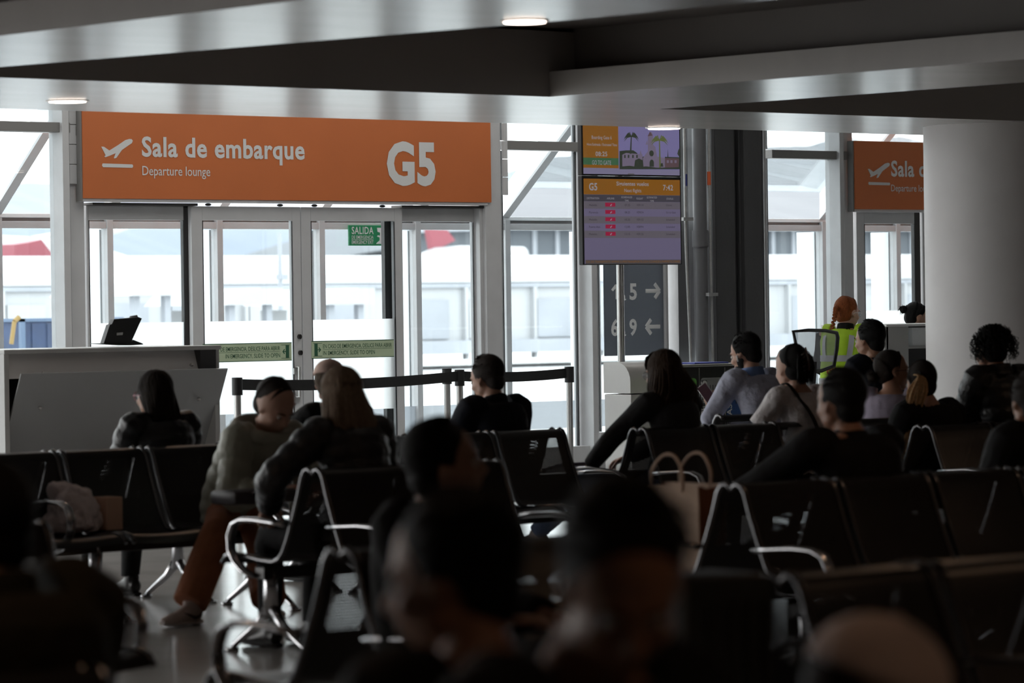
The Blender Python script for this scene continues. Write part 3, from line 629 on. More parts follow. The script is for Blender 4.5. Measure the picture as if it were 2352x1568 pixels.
# desk phone seen from behind
ph = thing('desk_phone', 'black desk telephone tilted on its stand on the grey desk', 'telephone', (X(280, YD+.3), YD+.3, zt))
Yp = YD+.32; P = lambda x, y, o=0: onY(x, y, Yp)+V((0, o, 0))
b = MB(); b.prism([P(238, 789), P(300, 789), P(326, 731), P(318, 728), P(262, 733), P(257, 744), P(252, 746)], (0, .045, 0)); b.build('body', M['blackplastic'], ph)
b = MB(); b.loft([P(301, 757, .04), P(306, 742, .05), P(313, 731, .055), P(321, 729, .05), P(323, 737, .045), P(314, 757, .04)], .022, 12); b.build('handset', M['blackplastic'], ph, smooth=True)
b = MB(); b.prism([P(231, 789), P(300, 793), P(330, 791), P(327, 788), P(306, 780), P(300, 787), P(236, 788)], (0, .16, 0)); b.build('stand', M['blackplastic'], ph)
b = MB(); b.prism([P(268, 764), P(282, 763), P(281, 769), P(268, 770)], (0, -.004, 0)); b.build('rear_label', M['desk'], ph)
# ------------------------------------------------------------ queue barrier
def stanchion(px, Y, z, label):
    x = X(px, Y, 900); t = thing('queue_post', label, 'barrier post', (x, Y, 0))
    b = MB(); b.loft([(x, Y, .02), (x, Y, z-.02)], .028, 20); b.build('tube', M['steel'], t, smooth=40)
    b = MB(); b.loft([(x, Y, z-.135), (x, Y, z-.002), (x, Y, z)], [.041, .041, .036], 20); b.build('head', M['blackplastic'], t, smooth=40)
    b = MB(); b.loft([(x, Y, 0), (x, Y, .012), (x, Y, .03), (x, Y, .05)], [.17, .17, .1, .03], 28); b.build('base', M['blackmetal'], t, smooth=40)
    return V((x, Y, z))
g = 'queue posts'
A = stanchion(545, 22.7, 1.055, 'leftmost queue post, beside the grey desk'); B = stanchion(1056, 23.5, 1.05, 'queue post left of the man in the navy jacket, nearer of the pair')
Cc = stanchion(1027, 24.2, 1.05, 'queue post left of the man in the navy jacket, farther of the pair'); D = stanchion(1308, 23.5, 1.05, 'rightmost queue post, right of the man in the navy jacket')
def belt(a, b_, sag, label):
    t = MB(); n = 14; vs = []
    for i in range(n+1):
        f = i/n; p = a.lerp(b_, f); s = sag*4*f*(1-f)
        for z in (-.012, -.095):
            for y in (-.002, .002): vs.append(p+V((0, y, z-s)))
    fs = []
    for i in range(n):
        o = i*4; fs += [(o, o+4, o+6, o+2), (o+1, o+3, o+7, o+5), (o, o+1, o+5, o+4), (o+2, o+6, o+7, o+3)]
    t.add(vs, fs); o = t.build('belt', M['belt']); tag(o, label, 'barrier belt')
belt(A, B, .03, 'black belt of the queue barrier left of the paired posts'); belt(B, D, .02, 'black belt of the queue barrier right of the paired posts')
# ------------------------------------------------------------ right desk, office chair
YR = 21.6
ds = thing('gate_desk', 'grey boarding desk beside the pale column at the right', 'desk', (X(2080, YR), YR, 0))
zt = zat(2080, 744, YR); xl = X(2034, YR); xr = X(2034, YR)+1.7
b = MB(); b.box(xl, X(2084, YR), YR, YR+.03, 0, zt-.02); b.build('front_panel', M['desk'], ds)
b = MB(); b.box(xl-.02, xr, YR-.02, YR+.75, zt-.02, zt, bev=.003); b.build('counter_top', M['white'], ds)
b = MB(); b.box(X(2084, YR), xr, YR+.25, YR+.28, 0, zt-.02); b.build('inner_panel', M['desk_dark'], ds)
b = MB(); b.box(X(2084, YR), xr, YR+.02, YR+.25, zat(2100, 795, YR)-.02, zat(2100, 795, YR)); b.build('shelf', M['desk'], ds)
b = MB(); b.box(xl-.02, xl+.02, YR, YR+.75, 0, zt-.02); b.build('side_panel', M['desk'], ds)
fb = thing('filing_box', 'pale grey box under the counter of the right desk', 'box', (X(2098, YR), YR+.1, 1.0))
zb = zat(2110, 795, YR); b = MB(); b.box(X(2092, YR+.05), X(2122, YR+.05), YR+.04, YR+.22, zb, zb+.0, bev=0); 
b = MB(); b.box(X(2092, YR+.05), X(2124, YR+.05), YR+.04, YR+.22, zb+.001, zb+.16, bev=.005); b.build('box_body', M['alu_white'], fb)
mm = filmmat('dark_mesh_fabric', (.10, .10, .105), .30)
YO2 = 20.3
oc = thing('office_chair', 'black office chair with a mesh back behind the yellow vest', 'office chair', (X(1872, YO2), YO2+.3, 0))
P = lambda x, y, o=0: onY(x, y, YO2)+V((0, o, 0))
rim = [P(1822, 761), P(1850, 758, -.03), P(1885, 759, -.05), P(1915, 764, -.03), P(1924, 774), P(1924, 800, .01), P(1926, 840, .05), P(1900, 852, .07), P(1868, 850, .07), P(1838, 846, .06), P(1832, 800, .01)]
b = MB(); b.loft(rim, (.017, .014), 10, closed=True); b.build('back_frame', M['blackplastic'], oc, smooth=True)
b = MB(); cen = sum(rim, V())/len(rim); b.add(rim+[cen+V((0, .02, 0))], [(i, (i+1) % len(rim), len(rim)) for i in range(len(rim))]); b.build('mesh_back', mm, oc, fix=False)
_q = onY(1946, 683, 20.75); xc, yc = _q.x-.08, 20.68; SZ = .74
b = MB(); b.box(xc-.25, xc+.25, yc-.22, yc+.24, SZ, SZ+.08, bev=.03); b.build('seat', M['belt'], oc, smooth=40)
b = MB(); b.loft([(xc, yc, .08), (xc, yc, SZ)], .03, 12); b.loft([(xc, yc-.05, SZ-.01), (xc-.15, YO2+.15, SZ-.02), (cen.x, YO2+.09, SZ+.1), (cen.x, YO2+.07, cen.z-.1)], (.04, .015), 10); b.build('column', M['blackplastic'], oc, smooth=40)
for i in range(5):
    a = 2*math.pi*i/5; e = V((xc+.3*math.cos(a), yc+.3*math.sin(a), .075)); b = MB(); b.loft([(xc, yc, .11), e], (.025, .018), 8); b.build('star_leg', M['blackplastic'], oc)
    b = MB(); b.loft([e+V((-.02, 0, -.04)), e+V((.02, 0, -.04))], .034, 14); b.build('castor', M['blackplastic'], oc)
# ============================================================ BENCHES
pm = bpy.data.materials.new('black_perforated_steel'); pm.use_nodes = True
n = pm.node_tree; b = n.nodes['Principled BSDF']; b.inputs['Base Color'].default_value = (.013, .012, .012, 1); b.inputs['Roughness'].default_value = .33
b.inputs['Specular IOR Level'].default_value = .5
uv = n.nodes.new('ShaderNodeUVMap'); 
def nd(t, op=None, **k):
    x = n.nodes.new(t)
    if op: x.operation = op
    return x
sep = nd('ShaderNodeSeparateXYZ'); n.links.new(uv.outputs[0], sep.inputs[0])
def mth(op, a, b_=None, c=None):
    x = nd('ShaderNodeMath', op)
    for i, v in enumerate((a, b_, c)):
        if v is None: continue
        if isinstance(v, (int, float)): x.inputs[i].default_value = v
        else: n.links.new(v, x.inputs[i])
    return x.outputs[0]
PT = .010
u_ = sep.outputs[0]; v_ = sep.outputs[1]
row = mth('FLOOR', mth('DIVIDE', v_, PT)); uo = mth('ADD', mth('DIVIDE', u_, PT), mth('MULTIPLY', mth('MODULO', row, 2), .5))
fu = mth('SUBTRACT', mth('FRACT', uo), .5); fv = mth('SUBTRACT', mth('FRACT', mth('DIVIDE', v_, PT)), .5)
dd = mth('ADD', mth('MULTIPLY', fu, fu), mth('MULTIPLY', fv, fv))
hole = mth('LESS_THAN', dd, .04)
inx = mth('MULTIPLY', mth('GREATER_THAN', u_, .05), mth('LESS_THAN', u_, .43))
iny = mth('ADD', mth('MULTIPLY', mth('GREATER_THAN', v_, .12), mth('LESS_THAN', v_, .34)), mth('MULTIPLY', mth('GREATER_THAN', v_, .52), mth('LESS_THAN', v_, .84)))
hl = mth('MULTIPLY', hole, mth('MULTIPLY', inx, iny))
tr = nd('ShaderNodeBsdfTransparent'); mx = nd('ShaderNodeMixShader'); out = n.nodes['Material Output']
n.links.new(hl, mx.inputs[0]); n.links.new(b.outputs[0], mx.inputs[1]); n.links.new(tr.outputs[0], mx.inputs[2]); n.links.new(mx.outputs[0], out.inputs[0])
M['perf'] = pm
PITCH = .55
PROF = [(-.045, .822), (-.03, .842), (-.008, .852), (.016, .842), (.035, .815), (.06, .74), (.10, .64), (.15, .53), (.185, .47), (.215, .438), (.26, .425), (.36, .43), (.48, .445), (.57, .45), (.62, .437), (.645, .405)]
def bench_meshes():
    d = {}
    W_ = PITCH-.055
    vs = []; fs = []; uvs = []; s = 0
    pf = PROF
    arc = [0]
    for i in range(1, len(pf)): arc.append(arc[-1]+math.hypot(pf[i][0]-pf[i-1][0], pf[i][1]-pf[i-1][1]))
    def sheet(i0, i1, name):
        me = bpy.data.meshes.new(name); v = []; f = []; uvc = []
        for i in range(i0, i1+1):
            u, z = pf[i]
            for x in (.0, W_*.25, W_*.5, W_*.75, W_):
                dip = .012*math.sin(math.pi*x/W_)
                v.append((x+.0275, -u+ (dip if z > .5 else 0), z-(dip if z <= .5 else 0))); uvc.append((x, arc[i]))
        for i in range(i1-i0):
            for j in range(4): o = i*5+j; f.append((o, o+1, o+6, o+5))
        me.from_pydata(v, [], f); me.update(); l = me.uv_layers.new(name='UVMap')
        for p in me.polygons:
            for li in p.loop_indices: l.data[li].uv = uvc[me.loops[li].vertex_index]
        me.materials.append(M['perf']); me.polygons.foreach_set('use_smooth', [True]*len(me.polygons)); return me
    d['backrest'] = sheet(0, 8, 'backrest'); d['seat'] = sheet(8, 15, 'seat')
    mb = MB(); pts = [V((0, -u, z)) for u, z in pf]; mb.loft(pts, .0125, 10)
    me = mb.mesh('side_tube'); me.materials.append(M['gunmetal']); me.polygons.foreach_set('use_smooth', [True]*len(me.polygons)); d['side_tube'] = me
    mb = MB(); pts = [V((0, -u, z)) for u, z in ((.125, .60), (.2, .607), (.34, .615), (.44, .612), (.50, .59), (.53, .54), (.525, .47), (.49, .42), (.43, .38), (.36, .36))]
    mb.loft(pts, (.026, .012), 12, side=(1, 0, 0)); me = mb.mesh('armrest'); me.materials.append(M['chrome']); me.polygons.foreach_set('use_smooth', [True]*len(me.polygons)); d['armrest'] = me
    mb = MB(); mb.loft([(0, -.33, .40), (0, -.33, .30), (0, -.33, .17)], [(.035, .04), (.03, .034), (.033, .04)], 14)
    for s in (-1, 1): mb.loft([(0, -.33, .22), (0, -.33+s*.1, .13), (0, -.33+s*.27, .035), (0, -.33+s*.30, .012)], [(.028, .03), (.022, .022), (.017, .014), (.02, .012)], 12)
    for s in (-1, 1): mb.loft([(0, -.33+s*.30, 0), (0, -.33+s*.30, .014)], .032, 14)
    me = mb.mesh('leg'); me.materials.append(M['chrome']); me.polygons.foreach_set('use_smooth', [True]*len(me.polygons)); d['leg'] = me
    for me in (d['side_tube'], d['armrest'], d['leg']):
        b = bmesh.new(); b.from_mesh(me); bmesh.ops.recalc_face_normals(b, faces=b.faces); b.to_mesh(me); b.free()
    return d
BMs = bench_meshes()
def bench(x0, y0, ns, label, arms=None, legs=None, far=True, near=True, near_n=None):
    t = thing('tandem_bench', label, 'bench', (x0, y0, 0), 0, None)
    arms = arms if arms is not None else (0, ns); legs = legs if legs is not None else (0, ns)
    def put(nm, x, side):
        o = bpy.data.objects.new(nm, BMs[nm]); C.objects.link(o); o.parent = t
        if side > 0: o.matrix_basis = Matrix.Translation((x, -.042, 0))
        else: o.matrix_basis = Matrix.Translation((x, .042, 0)) @ Matrix.Diagonal((1, -1, 1, 1))
    for side in ((1,) if near else ())+((-1,) if far else ()):
        N = near_n if (near_n and side > 0) else ns
        for i in range(N):
            put('backrest', i*PITCH, side); put('seat', i*PITCH, side)
            put('side_tube', i*PITCH+.025, side); put('side_tube', (i+1)*PITCH-.025, side)
        for a in [a for a in arms if a <= N]: put('armrest', a*PITCH+(.0 if a == 0 else 0 if a == ns else 0)+(-.012 if a == 0 else .012 if a == ns else 0), side)
        for a in [a for a in legs if a <= N]: put('leg', a*PITCH+(.06 if a == 0 else -.06 if a == ns else 0), side)
        b = MB(); y = -.042-.33 if side > 0 else .042+.33; b.box(0, N*PITCH, y-.035, y+.035, .345, .40, bev=.004); b.build('beam', M['blackmetal'], t, local=True)
    return t
def bx(px, py, z=.85): p = onZ(px, py, z); return p
bench(11.14-PITCH*5+PITCH, 16.0, 5, 'black perforated bench at the far left carrying the white plastic bag', arms=(0, 2.5, 5), legs=(0, 3, 5))
bench(12.50, 16.1, 3, 'black perforated bench behind which the man in the navy jacket sits', arms=(0, 3))
pB = onZ(716, 1078, .85); bench(pB.x-.02, pB.y, 2, 'black perforated bench with chrome arms under the woman with long light brown hair', arms=(0, 2))
pC = onZ(1460, 985, .85); bench(pC.x, pC.y, 6, 'black perforated bench under the woman in the charcoal sweater and jeans', arms=(0, 3, 6), near_n=2)
pE = onZ(1670, 1113, .85); bench(pE.x, pE.y, 4, 'black perforated bench carrying the paper bag and the broad man in black', arms=(0, 4))
pH = onZ(768, 1265, .85); bench(pH.x, pH.y, 2, 'black perforated bench in the foreground under the man in right profile', arms=(0, 2))
pF = onZ(1778, 1322, .85); bench(pF.x, pF.y, 3, 'black perforated bench in the right foreground beside the suitcase', arms=(0, 1, 3))
bench(6.98-PITCH*3, 10.62, 3, 'black perforated bench in the left foreground with a chrome arm over the floor', arms=(0, 3))
bench(16.35, 17.05, 4, 'black bench farther back, under the bearded man with the phone', arms=(0, 4), near=False)
pD = onZ(2195, 975, .85); bench(pD.x-.3, pD.y, 4, 'black perforated bench in front of the pale column', arms=(0, 4))
bench(2.95, 4.06, 4, 'nearest bench, under the blurred pair in the centre foreground', arms=(0, 4))
bench(3.1, 6.2, 2, 'bench under the person in the dark olive coat', arms=())
# ============================================================ OUTSIDE
tarmac = mat('pale_concrete_apron', (0.50, 0.50, 0.50), 0.8, 0, 0.05, .4)
b = MB(); b.box(-400, 700, 26.8, 1400, -.3, -.05); b.build('ground', tarmac, kind='structure')
M['bldwhite'] = mat('white_cladding', (.38, .385, .395), .6); M['bldgrey'] = mat('pale_grey_cladding', (.30, .315, .345), .6, 0, .1, .6)
tb = thing('covered_walkway', 'long white walkway with a barrel roof outside the windows', 'building', (60, 75, 0))
Yt = 75
def zt_(px, py): return onY(px, py, Yt).z
zr0, zr1 = zt_(300, 655), zt_(300, 583)
vs = []; n = 14
prof = [(Yt+2.6-2.6*math.cos(R(180*i/n)), zr0+(zr1-zr0)*math.sin(R(180*i/n))) for i in range(n+1)]
b = MB(); b.prism([V((-10, y, z)) for y, z in prof], (180, 0, 0)); b.build('barrel_roof', M['bldwhite'], tb, smooth=30)
b = MB(); b.box(-10, 170, Yt+.05, Yt+5.1, .4, zr0-.12); b.build('wall', M['bldwhite'], tb)
b = MB(); b.box(-10, 170, Yt-.05, Yt+.05, zr0-.13, zr0-.02); b.build('gutter', M['bldgrey'], tb)
for i in range(60):
    xx = 10+i*2.4; m = M['bldgrey'] if i % 3 != 1 else M['bldwhite']
    b = MB(); b.box(xx, xx+(1.7 if i % 2 else 1.1), Yt-.02, Yt+.05, .75, zr0-.45); b.build('wall_panel', m, tb)
    b = MB(); b.box(xx-.2, xx-.1, Yt-.1, Yt+.05, .2, zr0-.13); b.build('rib', M['bldwhite'], tb)
b = MB(); b.box(-10, 170, Yt-.3, Yt+.1, .35, .7); b.build('kerb', M['bldgrey'], tb)
# canopy box with rounded roof in front of it
for px0, px1, lab in ((300, 418, 'rounded white canopy outside behind the left door leaf'), (520, 650, 'white canopy outside with a slanted edge behind the middle leaf'), (750, 860, 'white canopy outside under the exit sign')):
    t = thing('canopy', lab, 'canopy', (X(px0, 62), 62, 0)); x0, x1 = X(px0, 62), X(px1, 62); z1 = onY(px0, 640 if px0 == 300 else 662, 62).z; z0 = z1-.35
    b = MB(); b.prism([V((x0, 62, z0)), V((x0+.3, 62, z1-.08)), V((x0+.9, 62, z1)), V((x1, 62, z1)), V((x1, 62, z0))], (0, 3, 0)); b.build('roof', M['bldwhite'], t)
    for xx in (x0+.2, x1-.3):
        b = MB(); b.box(xx, xx+.15, 62.2, 62.35, -.05, z0); b.build('leg', M['bldgrey'], t)
    b = MB(); b.box(x0+.4, x1-.4, 64.6, 64.9, -.05, z0-.1); b.build('back_wall', M['bldwhite'], t)
# aircraft
M['acwhite'] = mat('aircraft_white', (.38, .38, .39), .35); M['acred'] = mat('aircraft_red', (.24, .050, .068), .4); M['acorange'] = mat('aircraft_orange', (.22, .12, .08), .4); M['acpurple'] = mat('aircraft_purple', (.14, .10, .15), .4); M['acgrey'] = mat('aircraft_grey', (.12, .12, .13), .4, .3)
Ya = 118; P = lambda x, y, o=0: onY(x, y, Ya)+V((0, o, 0))
ac = thing('airliner', 'white airliner with a red belly and swept wing beyond the left window', 'aircraft', (P(60, 600).x, Ya, 0))
ctr = [P(-260, 590, 4), P(-60, 585, 4), P(70, 580, 4), P(190, 583, 4), P(330, 590, 4), P(430, 604, 4)]
kk = F*ray(100, 600).y/Ya
b = MB(); b.loft(ctr, [r_/kk for r_ in (46, 48, 48, 46, 38, 20)], 28, side=(0, 1, 0)); b.build('fuselage', M['acwhite'], ac, smooth=40)
for gx in (30, 330):
    b = MB(); b.loft([P(gx, 600, 3), V((P(gx, 600).x, Ya+3, -.05))], .25, 8); b.build('landing_gear', M['acgrey'], ac)
b = MB(); b.prism([P(0, 562, -1), P(30, 558, -1), P(62, 551, -1), P(80, 575, -1), P(103, 604, -1), P(0, 606, -1)], (0, 1.2, 0)); b.build('red_belly', M['acred'], ac)
b = MB(); b.prism([P(0, 552, -6), P(60, 545, -6), P(100, 531, -6), P(82, 530, -6), P(60, 536, -6), P(0, 546, -6)], (0, 4, 0)); b.build('wing', M['acwhite'], ac)
b = MB(); b.loft([P(-16, 590, -5), P(-2, 588, -5), P(8, 586, -5), P(14, 586, -5)], [14/kk, 17/kk, 15/kk, 10/kk], 20, side=(0, 1, 0)); b.build('engine', M['acgrey'], ac, smooth=40)
b = MB(); b.prism([P(0, 520, 8), P(20, 519, 8), P(42, 536, 8), P(0, 545, 8)], (0, .5, 0)); b.build('tail_fin', M['acpurple'], ac)
b = MB(); b.prism([P(20, 515, 7.9), P(44, 515, 7.9), P(62, 534, 7.9), P(40, 535, 7.9)], (0, .5, 0)); b.build('tail_stripe', M['acorange'], ac)
Yq = 150; P = lambda x, y, o=0: onY(x, y, Yq)+V((0, o, 0))
ac = thing('airliner', 'distant airliner with a red tail fin beyond the right door leaf', 'aircraft', (P(1010, 580).x, Yq, 0))
b = MB(); b.prism([P(985, 526), P(1028, 528), P(1046, 552), P(1010, 570), P(994, 573)], (0, .4, 0)); b.build('tail_fin', M['acred'], ac)
kq = F*ray(1000, 600).y/Yq
b = MB(); b.loft([P(1100, 600), V((P(1100, 600).x, Yq, -.05))], .3, 8); b.build('landing_gear', M['acgrey'], ac); b = MB(); b.loft([P(940, 600), P(1000, 590), P(1060, 588), P(1200, 590)], [6/kq, 22/kq, 24/kq, 24/kq], 20, side=(0, 1, 0)); b.build('fuselage', M['acwhite'], ac, smooth=40)
# blue container and yellow post
Yb = 48; P = lambda x, y, o=0: onY(x, y, Yb)+V((0, o, 0)); M['blue'] = mat('blue_painted_metal', (.014, .030, .080), .6, 0, .25, 3); M['yellow'] = mat('yellow_paint', (.22, .14, .04), .6); M['bluelt'] = mat('light_blue_paint', (.08, .12, .19), .6)
bc = thing('blue_container', 'blue metal container outside the left window', 'container', (P(90, 800).x, Yb, -.05)); z1 = P(80, 731).z
xa, xb_ = P(47, 760).x, P(47, 760).x+1.9
b = MB(); b.box(xa+.05, xb_, Yb, Yb+1.5, 0, z1-.05); b.build('shell', M['blue'], bc)
b = MB(); b.box(xa, xb_, Yb-.03, Yb+1.5, z1-.05, z1); b.box(xa, xa+.07, Yb-.03, Yb+.05, -.05, z1); b.build('edge_frame', M['bluelt'], bc)
for i in range(6):
    b = MB(); b.box(xa+.2+i*.28, xa+.26+i*.28, Yb-.02, Yb+.02, .05, z1-.08); b.build('rib', M['blue'], bc)
yp = thing('yellow_trolley_bar', 'yellow leaning bar beside the blue container outside', 'bar', (P(28, 790).x, Yb-.5, 0))
b = MB(); b.loft([onY(26, 790, Yb-.4), onY(33, 738, Yb-.4)], .035, 8); b.loft([onY(33, 738, Yb-.4), onY(44, 728, Yb-.4)], .04, 8); b.box(P(24, 0).x, P(42, 0).x, Yb-.5, Yb-.2, -.05, .2); b.build('frame', M['yellow'], yp)
# posters / notice seen through far pane
yn = thing('yellow_notice', 'yellow framed notice far outside beyond the right gate door', 'notice', (X(2015, 60), 60, 1)); P = lambda x, y, o=0: onY(x, y, 60)+V((0, o, 0))
b = MB(); b.box(P(2006, 0).x, P(2026, 0).x, 60, 60.1, P(2010, 705).z, P(2010, 660).z); b.build('board', M['yellow'], yn); b = MB(); b.box(P(2010, 0).x, P(2023, 0).x, 59.95, 60, P(2010, 700).z, P(2010, 665).z); b.build('sheet', M['paper'], yn)
b = MB(); b.box(P(2015, 0).x-.05, P(2015, 0).x+.05, 60, 60.1, -.1, P(2010, 705).z); b.build('stem', M['bldgrey'], yn)
# light pole
lp = thing('apron_lamp_post', 'slim grey lamp post on the apron behind the middle leaf', 'lamp post', (X(643, 66), 66, 0))
b = MB(); b.loft([(X(643, 66), 66, 0), (X(643, 66), 66, onY(643, 535, 66).z)], [.07, .04], 8); b.box(X(640, 66), X(655, 66), 65.9, 66.1, onY(643, 642, 66).z, onY(643, 630, 66).z); b.build('post', M['bldgrey'], lp)
# mountain ridge, the haze painted into its pale colour
def ridge(pts, Y, m, nm, seed, lab):
    P_ = [onY(x, y, Y) for x, y in pts]; vs = []; fs = []; N = 260
    x0, x1 = P_[0].x, P_[-1].x
    for i in range(N+1):
        x = x0+(x1-x0)*i/N; j = 0
        while j < len(P_)-2 and P_[j+1].x < x: j += 1
        f = (x-P_[j].x)/(P_[j+1].x-P_[j].x); z = P_[j].z+(P_[j+1].z-P_[j].z)*f
        z += noise.noise(V((x*.012, seed, 0)))*6+noise.noise(V((x*.06, seed, 3)))*2
        for k, (dy, h) in enumerate(((-420, 0), (-200, .45), (0, 1), (300, .2))):
            vs.append(V((x, Y+dy+noise.noise(V((x*.01, k, seed)))*40, max(-1, z*h*(1+.15*noise.noise(V((x*.02, k*3, seed))))))) if k != 2 else V((x, Y, z)))
    for i in range(N):
        for k in range(3): o = i*4+k; fs.append((o, o+4, o+5, o+1))
    b = MB(); b.add(vs, fs); o = b.build(nm, m, smooth=True); tag(o, lab, 'mountain')
M['hillblue'] = mat('hazy_blue_mountain', (.160, .185, .228), .9, 0, .04, .01); M['hillgrey'] = mat('hazy_grey_mountain', (.135, .142, .155), .9, 0, .08, .01)
ridge([(-900, 445), (0, 425), (120, 416), (400, 430), (800, 440), (1100, 470), (1400, 500), (2000, 520)], 1900, M['hillblue'], 'mountain_ridge', 2, 'pale blue hazy mountain ridge beyond the left windows')
ridge([(960, 560), (1060, 480), (1160, 398), (1250, 366), (1330, 348), (1500, 330), (1800, 322), (2500, 315), (3400, 330)], 1300, M['hillgrey'], 'mountain_ridge', 9, 'grey mountain slope beyond the windows right of the sign')
# dark glazed terminal beyond right
M['terminal'] = mat('dark_terminal_glass', (.075, .085, .10), .5)
tg = thing('terminal_building', 'low dark building above the walkway beyond the right windows', 'building', (X(1250, 170), 170, 0))
x0, x1 = X(1165, 170), X(2300, 170); z1 = onY(1250, 528, 170).z
b = MB(); b.box(x0, x1, 170, 180, 0, z1); b.build('wall', M['terminal'], tg); b = MB(); b.box(x0-1, x1, 169, 181, z1, z1+.4); b.build('roof', M['bldgrey'], tg)
for i in range(24):
    xx = x0+2+i*(x1-x0)/24; b = MB(); b.box(xx, xx+.3, 169.9, 170, 0, z1); b.build('fin', M['bldgrey'], tg)
# ============================================================ PEOPLE
SK = {}
def skin(n, c): SK[n] = mat('skin_'+n, c, .5, 0, .06, 14, .12, 160); bs = SK[n].node_tree.nodes['Principled BSDF']; bs.inputs['Subsurface Weight'].default_value = .12; bs.inputs['Subsurface Radius'].default_value = (.012, .005, .003); return SK[n]
skin('tan', (.42, .22, .14)); skin('light', (.50, .29, .21)); skin('brown', (.30, .15, .09))
def hairm(n, c): return mat('hair_'+n, c, .6, 0, .35, 30, .7, 60, .15, stretch=(6, 6, 1))
HR = {'black': hairm('black', (.010, .009, .009)), 'dark': hairm('dark_brown', (.022, .014, .010)), 'brown': hairm('brown', (.055, .030, .018)), 'lightbrown': hairm('light_brown', (.115, .078, .052)), 'blonde': hairm('blonde', (.75, .48, .25)), 'lightstrand': hairm('fair_strand', (.27, .19, .13)), 'ginger': hairm('ginger', (.30, .085, .025)), 'grey': hairm('greying', (.05, .04, .036))}
def cloth(n, c, r=.8, sc=18, b=.5): return mat('cloth_'+n, c, r, 0, .12, 10, b, sc, .2, sheen=.04 if max(c) > .04 else 0)
CL = {'blackpuff': mat('glossy_black_quilting', (.012, .012, .013), .42, 0, 0, 8, .5, 22), 'olive': mat('olive_quilting', (.31, .31, .25), .5, 0, .08, 8, .5, 16), 'black': cloth('black', (.010, .010, .011)), 'navy': cloth('navy', (.012, .014, .022)), 'charcoal': cloth('charcoal_knit', (.035, .034, .036)), 'paleblue': cloth('pale_blue_shirt', (.50, .52, .64), .75, 7, 1.0), 'white': cloth('white_jersey', (.72, .68, .68), .8, 8, 1.0), 'jeans': cloth('blue_denim', (.10, .13, .21)), 'brown': cloth('rust_brown', (.32, .12, .06), .8, 9, .8), 'hivis': mat('yellow_reflective_vest', (.42, .68, .02), .6, 0, .06, 10, .3, 14), 'lilac': cloth('lilac', (.34, .30, .38)), 'grey': cloth('grey', (.075, .078, .085)), 'oliveblack': cloth('dark_olive', (.022, .019, .012)), 'beigecap': cloth('beige_cap', (.74, .54, .46), .85, 30, .2), 'palecap': cloth('pale_cap', (.72, .60, .56), .85, 30, .2), 'sneaker': mat('pale_sneaker_leather', (.52, .43, .39), .6), 'sole': mat('pale_rubber_sole', (.55, .50, .46), .7), 'shoe': mat('black_shoe_leather', (.012, .011, .011), .35), 'silverstrip': mat('silver_reflective_tape', (.46, .47, .48), .4, .2), 'redprint': mat('red_print', (.45, .07, .03), .6), 'swoosh': mat('dark_shoe_stripe', (.02, .02, .022), .5)}
M['eyewhite'] = mat('eye_white', (.7, .66, .62), .3); M['iris'] = mat('dark_iris', (.02, .012, .008), .2); M['lens'] = glassmat('spectacle_lens', (.9, .92, .95), .1)
def ik(a, c, l1, l2, hint):
    a, c = V(a), V(c); d = c-a; L = min(d.length, (l1+l2)*.995); d.normalize(); c2 = a+d*L
    x = (l1*l1-l2*l2+L*L)/(2*L); h = math.sqrt(max(0, l1*l1-x*x)); p = V(hint)-d*V(hint).dot(d)
    if p.length < 1e-4: p = d.orthogonal()
    p.normalize(); return a+d*x+p*h, c2
def sm(ps, rs, k=3):      # catmull-rom through points and radii
    P = [V(p) for p in ps]; out = []; ro = []
    rs = [r if isinstance(r, (tuple, list)) else (r, r) for r in rs]
    for i in range(len(P)-1):
        p0, p1, p2, p3 = P[max(0, i-1)], P[i], P[i+1], P[min(len(P)-1, i+2)]
        for j in range(k):
            t = j/k; out.append(.5*((2*p1)+(p2-p0)*t+(2*p0-5*p1+4*p2-p3)*t*t+(3*p1-p0-3*p2+p3)*t*t*t))
            ro.append((rs[i][0]*(1-t)+rs[i+1][0]*t, rs[i][1]*(1-t)+rs[i+1][1]*t))
    out.append(P[-1]); ro.append(rs[-1]); return out, ro
def hand(mb, w, d, nrm, lat, curl=.5, sc=1.0, spread=.1):
    """palm from the wrist w along d; nrm points out of the palm, lat towards the thumb side"""
    d = V(d).normalized(); nrm = (V(nrm)-d*V(nrm).dot(d)).normalized(); lt = V(lat); lat = (lt-d*lt.dot(d)-nrm*lt.dot(nrm)).normalized()
    w = V(w)
    mb.loft([w-d*.03, w+d*.01, w+d*.045*sc, w+d*.085*sc, w+d*.095*sc], [(.024, .019), (.027, .018), (.040, .017), (.040, .014), (.034, .010)], 12, side=lat)
    for i, (o, L) in enumerate(((.030, .072), (.010, .082), (-.011, .076), (-.031, .060))):
        p = w+d*(.085*sc)+lat*o*sc; a = 0; pts = [p-d*.03]; rr = [.008]
        dirv = (d+lat*(spread*(o/.03))).normalized()
        for s, f in enumerate((.45, .32, .26)):
            a += curl*(.55 if s == 0 else .8); v = dirv*math.cos(a)+nrm*math.sin(a); pts.append(p.copy()); rr.append((.0088, .0083, .0077)[s]); p = p+v*L*f*sc
        pts.append(p); rr.append(.0058); mb.loft(pts, rr, 8)
    p = w+d*.02*sc+lat*.026; v1 = (lat*.75+d*.6+nrm*.35).normalized(); v2 = (d*.85+lat*.25+nrm*.55).normalized()
    mb.loft([p-lat*.02, p+v1*.02, p+v1*.045, p+v1*.045+v2*.03, p+v1*.045+v2*.052], [.014, .014, .0115, .0100, .0065], 8)
